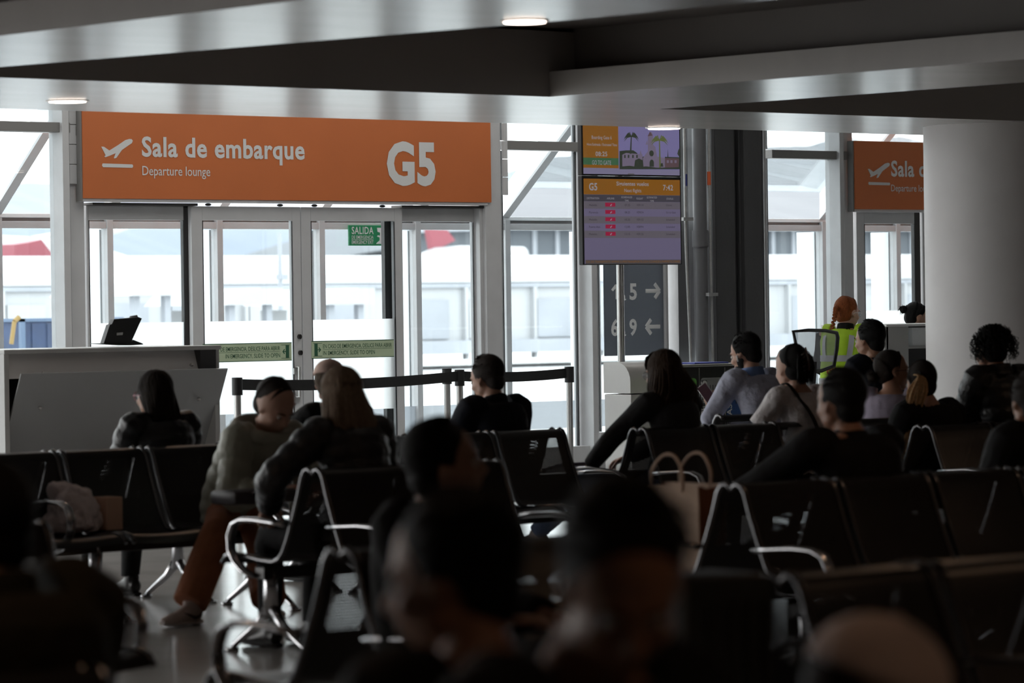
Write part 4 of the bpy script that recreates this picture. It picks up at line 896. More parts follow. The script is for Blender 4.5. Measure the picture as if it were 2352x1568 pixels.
def headmesh(mb, T, k=1.0, ears=True):
    """T maps head space (x right, y forward, z up, centre between the ears) to body space"""
    def E(c, r): mb.ell(T @ V(c), [a*k for a in r], T, 20, 14)
    E((0, -.012, .034), (.074, .093, .086)); E((0, .026, -.018), (.060, .064, .084)); E((0, .034, -.060), (.046, .046, .042)); E((0, .070, -.092), (.020, .018, .015))
    E((0, .074, .030), (.046, .020, .012)); E((.034, .062, -.022), (.024, .024, .022)); E((-.034, .062, -.022), (.024, .024, .022))
    q = [T @ V(p) for p in ((0, .084, .022), (0, .100, 0), (0, .112, -.018), (0, .098, -.030))]; mb.loft(q, [.008*k, .010*k, .014*k, .010*k], 10, side=T.to_3x3() @ V((1, 0, 0)))
    E((.011, .096, -.026), (.009, .011, .008)); E((-.011, .096, -.026), (.009, .011, .008)); E((0, .091, -.050), (.022, .011, .006)); E((0, .088, -.060), (.019, .012, .007))
    E((.048, .02, -.055), (.016, .030, .024)); E((-.048, .02, -.055), (.016, .030, .024))
    if ears:
        for s in (1, -1):
            pts = [T @ V((s*.077, -.004+.013*math.cos(a)-.004*math.sin(a), .002+.026*math.sin(a))) for a in [2*math.pi*i/12 for i in range(12)]]
            mb.loft(pts, .0046*k, 6, closed=True); E((s*.073, -.004, .0), (.006, .013, .022)); E((s*.076, .001, -.024), (.005, .006, .008))
def strands(mb, T, n, wfun, seed, thick=.0045, zlo=-1, fr=(-2.2, 2.2), cap=(.084, .102, .095), cz=.042, cy=-.02, taper=.4):
    """n flattened hair strands from the crown, over the skull, down the path wfun(angle) -> list of points below the ears (head space)"""
    rn = random.Random(seed)
    for i in range(n):
        a = fr[0]+(fr[1]-fr[0])*(i+rn.random())/n; j = rn.uniform(-1, 1)
        pts = []
        for e in (80, 60, 38, 15, -8):
            er = R(e); s = 1+.03*rn.uniform(-1, 1)
            pts.append(V((math.sin(a)*cap[0]*math.cos(er)*s, cy-math.cos(a)*cap[1]*math.cos(er)*s, cz+cap[2]*math.sin(er)*s)))
        pts += wfun(a, rn)
        rr = [thick]*len(pts); rr[0] = thick*.6; rr[-1] = thick*taper
        rr = [(r*1.9, r*.8) for r in rr]
        P_, R_ = sm([T @ p for p in pts], rr, 2); mb.loft(P_, R_, 5)
def glasses(T, par, m, lensm=True, r=.021):
    b = MB()
    for s in (1, -1):
        c = V((s*.032, .102, .008)); pts = [T @ (c+V((r*1.1*math.cos(a), -.006*abs(math.cos(a)), r*math.sin(a)))) for a in [2*math.pi*i/16 for i in range(16)]]
        b.loft(pts, .0018, 6, closed=True); b.loft([T @ V((s*.056, .098, .012)), T @ V((s*.078, .07, .012)), T @ V((s*.082, .0, .008)), T @ V((s*.080, -.015, -.006))], .0017, 6)
    b.loft([T @ V((-.011, .104, .012)), T @ V((.011, .104, .012))], .0016, 6); g_ = b.build('spectacles', m, par, smooth=True, local=True)
    if lensm:
        b = MB()
        for s in (1, -1): b.ell(T @ V((s*.032, .101, .008)), (r, .0015, r*.95), T, 14, 8)
        b.build('lens', M['lens'], g_, smooth=True, local=True)
def person(label, px, py, Y, yaw, ztop=None, hipz=.54, lean=.06, head=(0, 0, 0), sk='tan', top='black', legs='black', shoes='shoe', hands=None, feet=None, knees=None, toes=(0, 0), width=1.0, puff=.012, quilt=0, collar=None, sleeve='long', hairf=None, vox=.0085, curls=(.9, .9), build_legs=True, stand=False, slump=.0, ears=True, hk=1.05, hnd=None, arm_hint=None, kneehint=None, group=None, hipdx=0, fat=1.0, shrug=.012):
    tp = onY(px, py, Y); zt_ = tp.z; hk_ = hk
    tq, pt, rl = head
    # root under the hips: the head leans ahead of them by lean
    cy, sy = math.cos(yaw), math.sin(yaw)
    fwd = V((-sy, cy, 0)); rgt = V((cy, sy, 0))
    root = V((tp.x, Y, 0))-fwd*lean-rgt*hipdx
    t = thing('person', label, 'person', (root.x, root.y, 0), yaw, group)
    Hc = V((hipdx, lean, zt_-.124*hk_))                         # head centre in body space
    HT = Matrix.Translation(Hc) @ Matrix.Rotation(tq, 4, 'Z') @ Matrix.Rotation(-pt, 4, 'X') @ Matrix.Rotation(rl, 4, 'Y')
    if hk != 1: HT = HT @ Matrix.Scale(hk, 4)
    hips = V((0, 0, hipz)); nb = V((Hc.x*.9, Hc.y-.04-.05*math.sin(pt), Hc.z-.135))          # base of the neck
    mid = hips.lerp(nb, .5)+V((0, -.05-slump, 0)); ch = hips.lerp(nb, .78)+V((0, -.035-slump*.7, 0))
    W_ = width
    sho = [nb+V((s*.172*W_, -.01, -.045+shrug)) for s in (1, -1)]
    tors = ([hips+V((0, 0, -.06)), hips+V((0, -.005, .04)), mid, ch, nb+V((0, -.01, -.05)), nb+V((0, -.005, -.005)), nb+V((0, .0, .03)), HT @ V((0, -.012, -.07))],
            [(.165*fat, .12*fat), (.16*fat, .125*fat), (.140*fat, .105*fat), (.160*W_, .115*fat), (.158*W_, .095), (.095, .072), (.056, .058), (.054, .056)])
    hl = .27 if not stand else .27
    if hands is None: hands = ((.09, lean*0+.33, hipz+.13), (-.09, .34, hipz+.13))
    hint = arm_hint or ((.6, -.5, -.7), (-.6, -.5, -.7))
    arms = []
    for i in (0, 1):
        e, h = ik(sho[i], hands[i], .29, .26, hint[i]); arms.append((sho[i], e, h))
    if stand: feet_ = ((.10, .02, .09), (-.10, .0, .09))
    else: feet_ = feet or ((.12, .48, .09), (-.12, .50, .09))
    kn = []
    for i in (0, 1):
        hp = hips+V(((.09, -.09)[i], .02, -.03)); kh = (kneehint or ((.1, .5, 1), (-.1, .5, 1)))[i]
        k_, a_ = ik(hp, feet_[i], .44 if not stand else .43, .43, kh); kn.append((hp, k_, a_))
    # -------- body: one continuous surface
    b = MB(); P_, R_ = sm(*tors); b.loft(P_, R_, 18, side=(1, 0, 0))
    for i, (s_, e_, h_) in enumerate(arms):
        P_, R_ = sm([s_+V((-.06*(1, -1)[i], 0, 0)), s_, s_.lerp(e_, .5), e_, e_.lerp(h_, .35), h_], [.052, .053, .043, .036, .036, .024]); b.loft(P_, R_, 12)
        d = (h_-e_).normalized(); hn = (hnd or [None, None])[i]
        if hn: dd_, nn, ll = hn
        else: dd_, nn, ll = d+V((0, .3, 0)), V((0, -.2, -1)), V(((-1, 1)[i], .2, .1))
        hand(b, h_, dd_, nn, ll, curls[i])
    for i, (h_, k_, a_) in enumerate(kn):
        P_, R_ = sm([h_, h_.lerp(k_, .5), k_, k_.lerp(a_, .35), a_+V((0, 0, 0))], [.083, .070, .054, .052, .036]); b.loft(P_, R_, 12)
        tr_ = Matrix.Rotation(toes[i], 3, 'Z'); b.loft([a_+tr_ @ V(q) for q in ((0, -.05, -.045), (0, .03, -.04), (0, .12, -.06), (0, .18, -.068))], [(.03, .03), (.038, .034), (.04, .02), (.025, .012)], 10, side=tr_ @ V((1, 0, 0)))
    headmesh(b, HT, hk, ears)
    me = remesh(b, vox, 3); finish(me, 'body', SK[sk], t, True, fix=False)
    # eyes
    for s in (1, -1):
        b = MB(); b.ell(HT @ V((s*.031, .079, .007)), .0115*hk, None, 12, 8); e = b.build('eye', M['eyewhite'], t, smooth=True, local=True)
        b = MB(); b.ell(HT @ V((s*.0312, .0855, .006)), .0062*hk, None, 10, 6); b.build('iris', M['iris'], e, smooth=True, local=True)
    hm = HR[hairf[1]] if hairf else HR['dark']
    for s in (1, -1):
        b = MB(); b.loft([HT @ V((s*.014, .095, .026)), HT @ V((s*.032, .094, .032)), HT @ V((s*.052, .078, .026))], [.003, .0038, .002], 6); b.build('eyebrow', hm, t, smooth=True, local=True)
    # -------- top
    pf = puff; b = MB()
    T2 = ([p for p in tors[0][:6]], [(r[0]+pf, r[1]+pf) for r in tors[1][:6]])
    P_, R_ = sm(*T2, k=6 if quilt else 3)
    def q_(R_, step, amp):
        return [(r[0]-amp*(1 if i % step == 0 else 0), r[1]-amp*(1 if i % step == 0 else 0)) for i, r in enumerate(R_)] if quilt else R_
    b.loft(P_, q_(R_, 3, quilt), 20, side=(1, 0, 0))
    for i, (s_, e_, h_) in enumerate(arms):
        end = h_ if sleeve == 'long' else s_.lerp(e_, .62)
        if sleeve == 'long': pp = [s_+V((-.07*(1, -1)[i], 0, 0)), s_, s_.lerp(e_, .5), e_, e_.lerp(h_, .4), h_+(e_-h_)*.06]; rr = [.055+pf, .062+pf, .053+pf, .046+pf, .045+pf, .033+pf]
        elif sleeve == 'short': pp = [s_+V((-.07*(1, -1)[i], 0, 0)), s_, s_.lerp(e_, .35), s_.lerp(e_, .72)]; rr = [.055+pf, .062+pf, .055+pf, .056+pf]
        else: pp = [s_+V((-.07*(1, -1)[i], 0, 0)), s_]; rr = [.055+pf, .058+pf]
        P_, R_ = sm(pp, rr, 5 if quilt else 3); b.loft(P_, q_(R_, 3, quilt), 14)
    if collar: # (height, thickness)
        ch_, ct = collar
        b.loft([nb+V((0, -.005, -.04)), nb+V((0, -.005, .02)), nb+V((0, .0, ch_))], [(.085+ct, .080+ct), (.066+ct, .070+ct), (.066+ct, .068+ct)], 18, side=(1, 0, 0))
    me = remesh(b, max(.009, vox), 2 if quilt else 3)
    garment = finish(me, {'paleblue': 'shirt', 'white': 'tshirt', 'hivis': 'vest', 'lilac': 'blouse', 'charcoal': 'sweater'}.get(top, 'jacket'), CL[top], t, True, fix=False)
    # -------- trousers and shoes
    if build_legs:
        b = MB(); b.loft([hips+V((0, -.02, -.09)), hips+V((0, 0, 0)), hips+V((0, 0, .07))], [(.16*fat, .13*fat), (.18*fat, .14*fat), (.162*fat, .13*fat)], 16, side=(1, 0, 0))
        for i, (h_, k_, a_) in enumerate(kn):
            wd = .02 if legs == 'brown' else 0
            P_, R_ = sm([h_, h_.lerp(k_, .5), k_, k_.lerp(a_, .4), a_+V((0, 0, .015))], [.098, .086, .071+wd*.5, .064+wd*1.5, .052+wd*2]); b.loft(P_, R_, 12)
        finish(remesh(b, .011, 3), 'trousers', CL[legs], t, True, fix=False)
        for i, (h_, k_, a_) in enumerate(kn):
            tr_ = Matrix.Rotation(toes[i], 3, 'Z'); Q = lambda x, y, z: a_+tr_ @ V((x, y, z)); sd_ = tr_ @ V((1, 0, 0))
            b = MB(); z = -.088
            b.loft([Q(0, -.075, z+.045), Q(0, -.06, z+.05), Q(0, .0, z+.062), Q(0, .08, z+.042), Q(0, .16, z+.032), Q(0, .195, z+.028)], [(.012, .02), (.034, .040), (.038, .052), (.043, .034), (.044, .022), (.02, .012)], 14, side=sd_)
            b.loft([Q(0, -.01, z+.05), Q(0, -.015, z+.12)], [(.040, .048), (.042, .050)], 12, side=sd_)
            sh = finish(remesh(b, .008, 2), 'shoe', CL[shoes], t, True, fix=False)
            b = MB(); b.loft([Q(0, -.078, z+.012), Q(0, -.05, z+.012), Q(0, .0, z+.012), Q(0, .08, z+.012), Q(0, .16, z+.014), Q(0, .2, z+.02)], [(.02, .012), (.038, .014), (.036, .013), (.045, .013), (.045, .012), (.02, .008)], 14, side=sd_); b.build('sole', CL['sole'] if shoes == 'sneaker' else CL['shoe'], sh, smooth=40, local=True)
            if shoes == 'sneaker':
                for sgn in (1, -1):
                    b = MB(); b.loft([Q(sgn*.041, -.05, z+.06), Q(sgn*.045, -.02, z+.040), Q(sgn*.047, .01, z+.036), Q(sgn*.045, .06, z+.058), Q(sgn*.041, .085, z+.066)], [(.002, .002), (.004, .008), (.004, .009), (.003, .004), (.001, .001)], 8, side=sd_); b.build('side_stripe', CL['swoosh'], sh, smooth=True, local=True)
    if hairf: hairf[0](t, HT, hm, *hairf[2:])
    info = dict(t=t, HT=HT, nb=nb, sho=sho, arms=arms, hips=hips, kn=kn, g=garment, mid=mid, ch=ch); return info
# ---------------------------------------------------------------- hair styles
def capbase(b, T, s=1.0, front=True, low=True):
    b.ell(T @ V((0, -.026, .044)), (.084*s, .100*s, .094*s), T, 24, 16)
    if low: b.ell(T @ V((0, -.055, -.025)), (.062*s, .05*s, .06*s), T, 18, 12)
def hair_short(t, T, m, seed=1, n=220):
    b = MB(); capbase(b, T); b.ell(T @ V((.070, -.005, .02)), (.012, .03, .03), T); b.ell(T @ V((-.070, -.005, .02)), (.012, .03, .03), T)
    h = finish(remesh(b, .008, 2), 'hair', m, t, True, fix=False)
    rn = random.Random(seed); b = MB()
    for i in range(n):
        a = rn.uniform(-math.pi, math.pi); e = R(rn.uniform(0, 88)); c = V((0, -.022, .042))
        if abs(a) > 1.9 and e < R(62): continue
        nrm = V((math.sin(a)*math.cos(e), -math.cos(a)*math.cos(e), math.sin(e))); p = c+V((nrm.x*.081, nrm.y*.098, nrm.z*.092))
        d = (V((0, .6, -.35))+nrm*.55+V((rn.uniform(-.4, .4), rn.uniform(-.2, .5), 0))).normalized()*rn.uniform(.015, .026)
        b.loft([T @ p, T @ (p+d*.6+nrm*.003), T @ (p+d)], [.0035, .003, .0008], 4)
    b.build('hair_tuft', m, h, smooth=True, local=True, kind='stuff')
def hair_long(t, T, m, L=.36, wx=.11, wy=.07, seed=1, n=150, wav=.01, fr=(-2.25, 2.25), back=-.05, blunt=.06, tips=None, fringe=False):
    b = MB(); capbase(b, T, 1.0)
    R3 = T.to_3x3(); o = T @ V((0, 0, 0)); dn = V((0, 0, -1))
    # the curtain hangs straight down in body space, so work out points there
    Ti = T.inverted()
    def H(x, y, z): return T @ V((x, y, z))
    lv = [H(0, -.03, .03), H(0, -.05, -.04)]
    l0 = H(0, -.062, -.05); pts = [H(0, -.04, .04), l0]+[l0+V((0, back*f, -L*f)) for f in (.25, .5, .75, 1)]
    b.loft(*sm(pts, [(.080, .078), (.086, .062)]+[(wx*(1-.05*f), wy*(1-.45*f)) for f in (.2, .5, .75, 1)]), 20, side=R3 @ V((1, 0, 0)))
    h = finish(remesh(b, .009, 2), 'hair', m, t, True, fix=False)
    b = MB()
    def wf(a, rn):
        out = []; j = rn.uniform(.94, 1.07); ll = L*(1-blunt*rn.random()*2); ph = rn.uniform(0, 6)
        for f in (.12, .3, .5, .7, .88, 1):
            aa = a*(1-.12*f); p = l0+V((math.sin(aa)*(wx+.004)*j*(1-.05*f)+wav*math.sin(ph+f*7), back*f-math.cos(aa)*(wy+.008)*(1-.45*f)*j+wav*math.cos(ph+f*6), -ll*f))
            out.append(Ti @ p)
        return out
    strands(b, T, n, wf, seed, .0042, fr=fr)
    if fringe:
        rn = random.Random(5)
        for i in range(26):
            x = -.06+.12*i/25; b.loft([T @ V((x*.6, .02, .13)), T @ V((x*.95, .060, .105)), T @ V((x*1.05, .080-abs(x)*.2, .065)), T @ V((x*1.1, .086-abs(x)*.45, .035+rn.uniform(-.004, .004)))], [(.004, .003)]*3+[(.002, .001)], 5)
    b.build('hair_strand', m if tips is None else tips, h, smooth=True, local=True, kind='stuff'); return h
def hair_pulled(t, T, m, style='bun', seed=1, L=.3, m2=None, n=130, tie=(0, -.105, .03), side=(0, 0)):
    b = MB(); b.ell(T @ V((0, -.025, .043)), (.082, .097, .092), T, 24, 16); b.ell(T @ V((0, -.045, -.012)), (.074, .062, .066), T)
    h = finish(remesh(b, .008, 2), 'hair', m, t, True, fix=False); rn = random.Random(seed); b = MB(); tv = V(tie)
    for i in range(n):
        a = math.pi*(i+.5)/n*2; p0 = V((math.sin(a)*.072, .052*abs(math.cos(a/2))**.5-.02, .042+math.cos(a)*.082)); mid_ = (p0+tv)/2; c = V((0, -.022, .04)); dv = (mid_-c); dv = V((dv.x/.083, dv.y/.102, dv.z/.097)); dv.normalize(); mid_ = c+V((dv.x*.083, dv.y*.102, dv.z*.097))
        b.loft([T @ p0, T @ mid_, T @ tv], [(.004, .0015), (.0055, .002), (.003, .002)], 5)
    b.build('hair_strand', m, h, smooth=True, local=True, kind='stuff')
    tw = T @ tv
    if style == 'bun':
        b = MB(); bc_ = T @ (tv+V((0, -.03, .0)))
        b.ell(bc_, .034)
        for i in range(16):
            q_ = V((rn.uniform(-1, 1), rn.uniform(-1, 1), rn.uniform(-1, 1))).normalized(); b.ell(bc_+q_*.024, rn.uniform(.012, .020), None, 8, 6)
        finish(remesh(b, .006, 1), 'bun', m, h, True, fix=False)
        b = MB()
        for i in range(40):
            q_ = V((rn.uniform(-1, 1), rn.uniform(-1, 1), rn.uniform(-1, 1))).normalized(); b.loft([bc_+q_*.03, bc_+q_*.045+V((0, 0, .006)), bc_+q_*.055+V((rn.uniform(-.02, .02), 0, -.012))], [.002, .0016, .0006], 4)
        b.build('loose_hair', m, h, smooth=True, local=True, kind='stuff')
    elif style == 'pony':
        b = MB(); m2 = m2 or m
        for i in range(90):
            a = rn.uniform(0, 2*math.pi); r_ = math.sqrt(rn.random())*.050; ph = rn.uniform(0, 6); ox, oy = math.cos(a)*r_, math.sin(a)*r_; pts = [tw+V((ox*.3, .02, .0)), tw+V((ox*.6, -.03, -.01))]
            ll = L*rn.uniform(.82, 1)
            for f in (.2, .4, .6, .8, 1): pts.append(tw+V((side[0]*f**.6+ox*(1.15-.3*f)+.008*math.sin(ph+f*8), -.05+side[1]*f**.6+oy*(1.1-.5*f)+.008*math.cos(ph+f*9), -ll*f)))
            b.loft(*sm(pts, [(.006, .004)]*6+[(.0015, .001)], 2), 5)
        b.build('ponytail', m2, h, smooth=True, local=True, kind='stuff')
        b = MB(); b.loft([tw+V((0, -.008+.016*math.cos(q), .016*math.sin(q))) for q in [i*.524 for i in range(12)]], .005, 6, closed=True); b.build('hair_tie', M['rubber'], h, smooth=True, local=True)
    elif style == 'braid':
        b = MB(); path = sm([tw, tw+V((0, -.035, .004)), tw+V((0, -.06, -.05)), tw+V((-.02, -.065, -.14)), tw+V((-.05, -.055, -.22)), tw+V((-.075, -.05, -.30))], [1]*6, 6)[0]
        for i, p in enumerate(path):
            s_ = (1 if i % 2 else -1); rr = .019*(1-.5*i/len(path)); b.ell(p+V((s_*.007, 0, 0)), (rr, rr*.85, rr*.95), Matrix.Rotation(s_*.6, 4, 'Y'), 10, 8)
        b.build('braid', m, h, smooth=True, local=True)
    return h
def hair_messy(t, T, m, seed=3):
    h = hair_pulled(t, T, m, 'none', seed)
    rn = random.Random(seed); b = MB()
    for i in range(420):
        a = rn.uniform(-2.4, 2.4); e = R(rn.uniform(-25, 85)); n_ = V((math.sin(a)*math.cos(e), -math.cos(a)*math.cos(e), math.sin(e))); p = V((0, -.03, .035))+V((n_.x*.088, n_.y*.10, n_.z*.093))
        pts = [p, p+n_*.022+V((rn.uniform(-.02, .02), rn.uniform(-.02, .01), .002)), p+n_*.030+V((rn.uniform(-.03, .03), rn.uniform(-.03, .01), -.03)), p+n_*.012+V((rn.uniform(-.03, .03), -.015, -.065))]
        b.loft([T @ q for q in pts], [(.004, .003), (.004, .002), (.003, .002), (.0008, .0008)], 5)
    b.build('loose_hair', m, h, smooth=True, local=True, kind='stuff')
def cap_on(t, T, m, brim=True, back=False, hairm_=None, sc=1.0, name='cap'):
    b = MB(); vs = []; fs = []; n, k = 28, 9; c = V((0, -.012, .045))
    for i in range(k+1):
        e = R(90*i/k)
        for j in range(n):
            a = 2*math.pi*j/n; vs.append(T @ (c+V((.089*sc*math.cos(a)*math.cos(e), .108*sc*math.sin(a)*math.cos(e), .090*sc*math.sin(e)))))
    for i in range(k):
        for j in range(n): fs.append((i*n+j, i*n+(j+1) % n, (i+1)*n+(j+1) % n, (i+1)*n+j))
    b.add(vs, fs); o = b.build(name, m, t, smooth=True, local=True, fix=False); sd = o.modifiers.new('s', 'SOLIDIFY'); sd.thickness = .004
    if brim:
        s = -1 if back else 1; vs = []; fs = []
        for i in range(4):
            for j in range(13):
                a = R(-62+124*j/12); r_ = i/3; vs.append(T @ (c+V((.088*sc*math.sin(a)*(1+.05*r_), s*(.100*sc*math.cos(a)*(1+0*r_)+.072*r_*math.cos(a*.8)), .002-.022*r_-.10*abs(math.sin(a))**2*.10*r_))))
        for i in range(3):
            for j in range(12): q = i*13+j; fs.append((q, q+1, q+14, q+13))
        b = MB(); b.add(vs, fs); q = b.build('brim', m, o, smooth=True, local=True, fix=False); sd = q.modifiers.new('s', 'SOLIDIFY'); sd.thickness = .004
    b = MB(); b.ell(T @ (c+V((0, 0, .091*sc))), (.008, .008, .004), T, 10, 6); b.build('cap_button', m, o, smooth=True, local=True)
    return o
def hair_under_cap(t, T, m, L=.0):
    b = MB(); b.ell(T @ V((0, -.035, .02)), (.080, .085, .075), T); b.ell(T @ V((0, -.06, -.03)), (.058, .04, .05), T)
    finish(remesh(b, .008, 2), 'hair', m, t, True, fix=False)
PI = math.pi; OUT = 0.0; IN = PI
def hood(p, m, rx=.15, ry=.12):
    b = MB(); nb = p['nb']
    pts = [nb+V((rx*math.cos(a), -.02+ry*math.sin(a), .015+.045*math.sin(a)*-1)) for a in [2*PI*i/20 for i in range(20)]]
    b.loft(pts, [(.045+.012*math.sin(i), .04) for i in range(20)], 12, closed=True); o = finish(remesh(b, .012, 3), 'hood', m, p['t'], True, fix=False); return o
# --- 1 woman with long dark hair and pink-rimmed glasses
M['pinkframe'] = mat('pink_spectacle_frame', (.65, .25, .32), .3); M['darkframe'] = mat('dark_spectacle_frame', (.03, .03, .035), .3)
p = person('woman with straight dark hair, pink-rimmed glasses and puffy black jacket before the grey desk', 352, 855, 16.42, OUT, lean=.06, head=(R(2), R(4), 0), sk='tan', top='blackpuff', quilt=.010, puff=.03, collar=(.05, .02), hairf=(hair_long, 'dark', .215, .088, .062, 11, 150, .004), width=1.0)
glasses(p['HT'], p['t'], M['pinkframe'])
# --- 2 woman in an olive jacket bending forward
a = person('woman in an olive quilted jacket with a hood, bent forward looking down', 628, 872, 15.12, IN, lean=.34, head=(R(6), R(38), 0), sk='light', top='olive', quilt=.008, puff=.035, legs='brown', shoes='sneaker', hairf=(hair_pulled, 'dark', 'none', 4), hands=((.10, .52, .66), (-.12, .52, .66)), feet=((.60, .42, .09), (.33, .72, .09)), toes=(R(-80), R(-20)), kneehint=((.2, 1, 1.2), (.3, 1, 1)), slump=.03, hk=1.12, vox=.008)
hood(a, CL['olive'])
# --- 3 woman with long light brown hair
p = person('woman with long light brown hair over a black jacket, back turned, before the door', 780, 848, 13.34, OUT, lean=.10, head=(R(-6), R(6), 0), sk='light', top='blackpuff', quilt=.009, puff=.028, collar=(.03, .015), hairf=(hair_long, 'lightbrown', .38, .115, .08, 5, 240, .010, (-2.25, 2.25), -.05, .06, HR['lightstrand']), arm_hint=((.7, -.4, -.6), (-.9, -.1, -.35)), hands=((.12, .34, .70), (-.26, .30, .66)))
# --- 4 person with a beige cap
p = person('person in a beige cap and black top, mostly hidden behind the long light brown hair', 757, 829, 16.5, OUT, lean=.05, head=(R(-50), R(10), 0), sk='light', top='black', hairf=(hair_under_cap, 'lightbrown'), hands=((.12, .36, .85), (-.12, .34, 1.0)), width=1.02)
cap_on(p['t'], p['HT'], CL['beigecap'])
e = p['arms'][1][2]; b = MB(); b.prism([e+V((-.10, .02, .02)), e+V((-.13, .03, .03)), e+V((-.02, .06, .19)), e+V((-.0, .05, .18))], (.006, .01, 0)); b.v = [wm(p['t']) @ v for v in b.v]; o = b.build('phone', M['paper']); tag(o, 'pale phone held up by the person in the beige cap', 'phone')
# --- 5 man in navy jacket
p = person('man with short dark hair in a navy jacket, seated near the queue posts looking down', 1118, 820, 16.5, OUT, lean=.10, head=(R(10), R(18), 0), sk='light', top='navy', puff=.02, collar=(.035, .012), hairf=(hair_short, 'grey', 2), width=1.08, fat=1.05, arm_hint=((.7, -.3, -.7), (-.8, -.3, -.6)))
# --- 6 woman in the charcoal sweater with jeans
p = person('woman with wavy dark brown hair and round glasses in a charcoal sweater and blue jeans', 1522, 808, 15.86, OUT, lean=.08, hk=1.08, head=(R(2), R(8), 0), sk='light', top='charcoal', puff=.014, legs='jeans', shoes='sneaker', hairf=(hair_long, 'brown', .235, .145, .10, 8, 190, .014, (-2.3, 2.3), -.02, .1, None, True), hands=((.02, .42, .66), (-.30, .40, .62)), feet=((.06, .60, .09), (-.55, .60, .22)), kneehint=((0, .5, 1), (-.7, .2, 1.5)), toes=(0, R(40)), arm_hint=((.7, -.3, -.7), (-1, .2, -.5)), vox=.0075)
glasses(p['HT'], p['t'], M['darkframe'])
h = p['arms'][1][2]; b = MB(); b.box(-.17, .12, -.02, .20, -.006, .012, Matrix.Translation(h+V((-.02, .05, .01))) @ Matrix.Rotation(R(-12), 4, 'X'), .003); b.v = [wm(p['t']) @ v for v in b.v]; M['violet'] = mat('violet_cover', (.14, .12, .20), .5); o = b.build('tablet', M['violet']); tag(o, 'dark violet tablet case on the lap of the woman in jeans', 'tablet')
# --- 7 man in the pale blue shirt with a phone
p = person('bearded man in a pale blue shirt looking at the phone in his hand', 1712, 767, 17.36, OUT, lean=.13, head=(R(12), R(20), 0), sk='light', top='paleblue', puff=.016, legs='grey', hairf=(hair_short, 'black', 7), collar=None, width=1.06, hands=((.10, .40, .72), (-.07, .36, .865)), arm_hint=((.7, -.3, -.7), (-.9, -.4, -.6)), vox=.0062, curls=(.9, 1.0), hnd=(None, (V((-.35, .25, .9)), V((1, .3, .2)), V((0, -1, .35)))), feet=((.1, .55, .09), (-.45, .58, .09)), kneehint=((.2, .5, 1), (-.8, .4, 1.2)), slump=.02)
b = MB(); nb = p['nb']; pts = [nb+V((.066*math.cos(a), .004+.066*math.sin(a), .012-.016*math.sin(a))) for a in [2*PI*i/20 for i in range(20)]]
b.loft(pts, [(.018, .006)]*20, 8, side=(0, 0, 1), closed=True); b.loft([nb+V((0, -.01, -.02)), nb+V((0, 0, .045))], [(.088, .082), (.070, .074)], 20, side=(1, 0, 0), cap=False); M['bluecollar'] = mat('blue_collar_cloth', (.17, .27, .52), .8); b.build('collar', M['bluecollar'], p['t'], smooth=True, local=True)
T = p['HT']; b = MB(); b.ell(T @ V((0, .055, -.078)), (.052, .050, .040), T); b.ell(T @ V((.050, .020, -.045)), (.018, .03, .045), T); b.ell(T @ V((-.050, .020, -.045)), (.018, .03, .045), T); finish(remesh(b, .008, 2), 'beard', HR['black'], p['t'], True, fix=False)
b = MB(); q = T @ V((-.090, .008, -.012)); b.ell(q, .008); b.loft([q, T @ V((-.092, .012, -.042))], .0042, 8); b.build('earbud', M['white'], p['t'], smooth=True, local=True)
h = p['arms'][1][2]; W = wm(p['t']); hw = W @ (h+V((-.06, .0, .105)))
M['phonescreen'] = emis('phone_screen', (.10, .03, .05), .10)
ph_ = thing('mobile_phone', 'dark mobile phone held by the bearded man in the pale blue shirt', 'phone', tuple(hw), 0)
mt = Matrix.Rotation(R(-48), 4, 'Z') @ Matrix.Rotation(R(-36), 4, 'Y') @ Matrix.Rotation(R(-12), 4, 'X')
b = MB(); b.box(-.036, .036, -.005, .005, -.075, .075, mt, .004); b.build('case', M['steel'], ph_, local=True, smooth=30)
b = MB(); b.box(-.033, .033, -.0065, -.005, -.071, .071, mt); b.build('screen', M['phonescreen'], ph_, local=True)
# --- 8 woman in white t-shirt with claw clip
p = person('woman in a white t-shirt, dark hair in a claw clip, black shoulder strap', 1818, 795, 15.86, OUT, lean=.08, hk=1.12, head=(R(-8), R(12), 0), sk='light', top='white', puff=.014, sleeve='short', hairf=(hair_pulled, 'black', 'none', 6), hands=((.10, .36, .70), (-.14, .36, .66)), arm_hint=((.6, -.4, -.7), (-.9, -.35, -.4)))
T = p['HT']; b = MB(); rn = random.Random(4)
for i in range(70):
    x = rn.uniform(-.045, .045); b.loft([T @ V((x*.6, -.11, .07)), T @ V((x, -.135, .04)), T @ V((x*1.2, -.125, -.02)), T @ V((x*1.1+rn.uniform(-.01, .01), -.10, -.085+rn.uniform(-.02, .02)))], [(.006, .004), (.009, .006), (.008, .006), (.002, .001)], 6)
b.build('gathered_hair', HR['black'], p['t'], smooth=True, local=True, kind='stuff')
M['clip'] = mat('brown_claw_clip', (.06, .03, .02), .25); b = MB()
for s in (1, -1):
    for i in range(5): z = .055-.022*i; b.loft([T @ V((s*.008, -.150, z+.012)), T @ V((s*.020, -.150, z)), T @ V((s*.030, -.138, z-.004))], [.003, .003, .002], 6)
b.loft([T @ V((0, -.146, .09)), T @ V((0, -.156, .03)), T @ V((0, -.150, -.04))], .006, 8); b.build('hair_clip', M['clip'], p['t'], smooth=True, local=True, kind='stuff')
s0, s1 = p['sho']; b = MB(); c_ = p['ch']; m_ = p['mid']
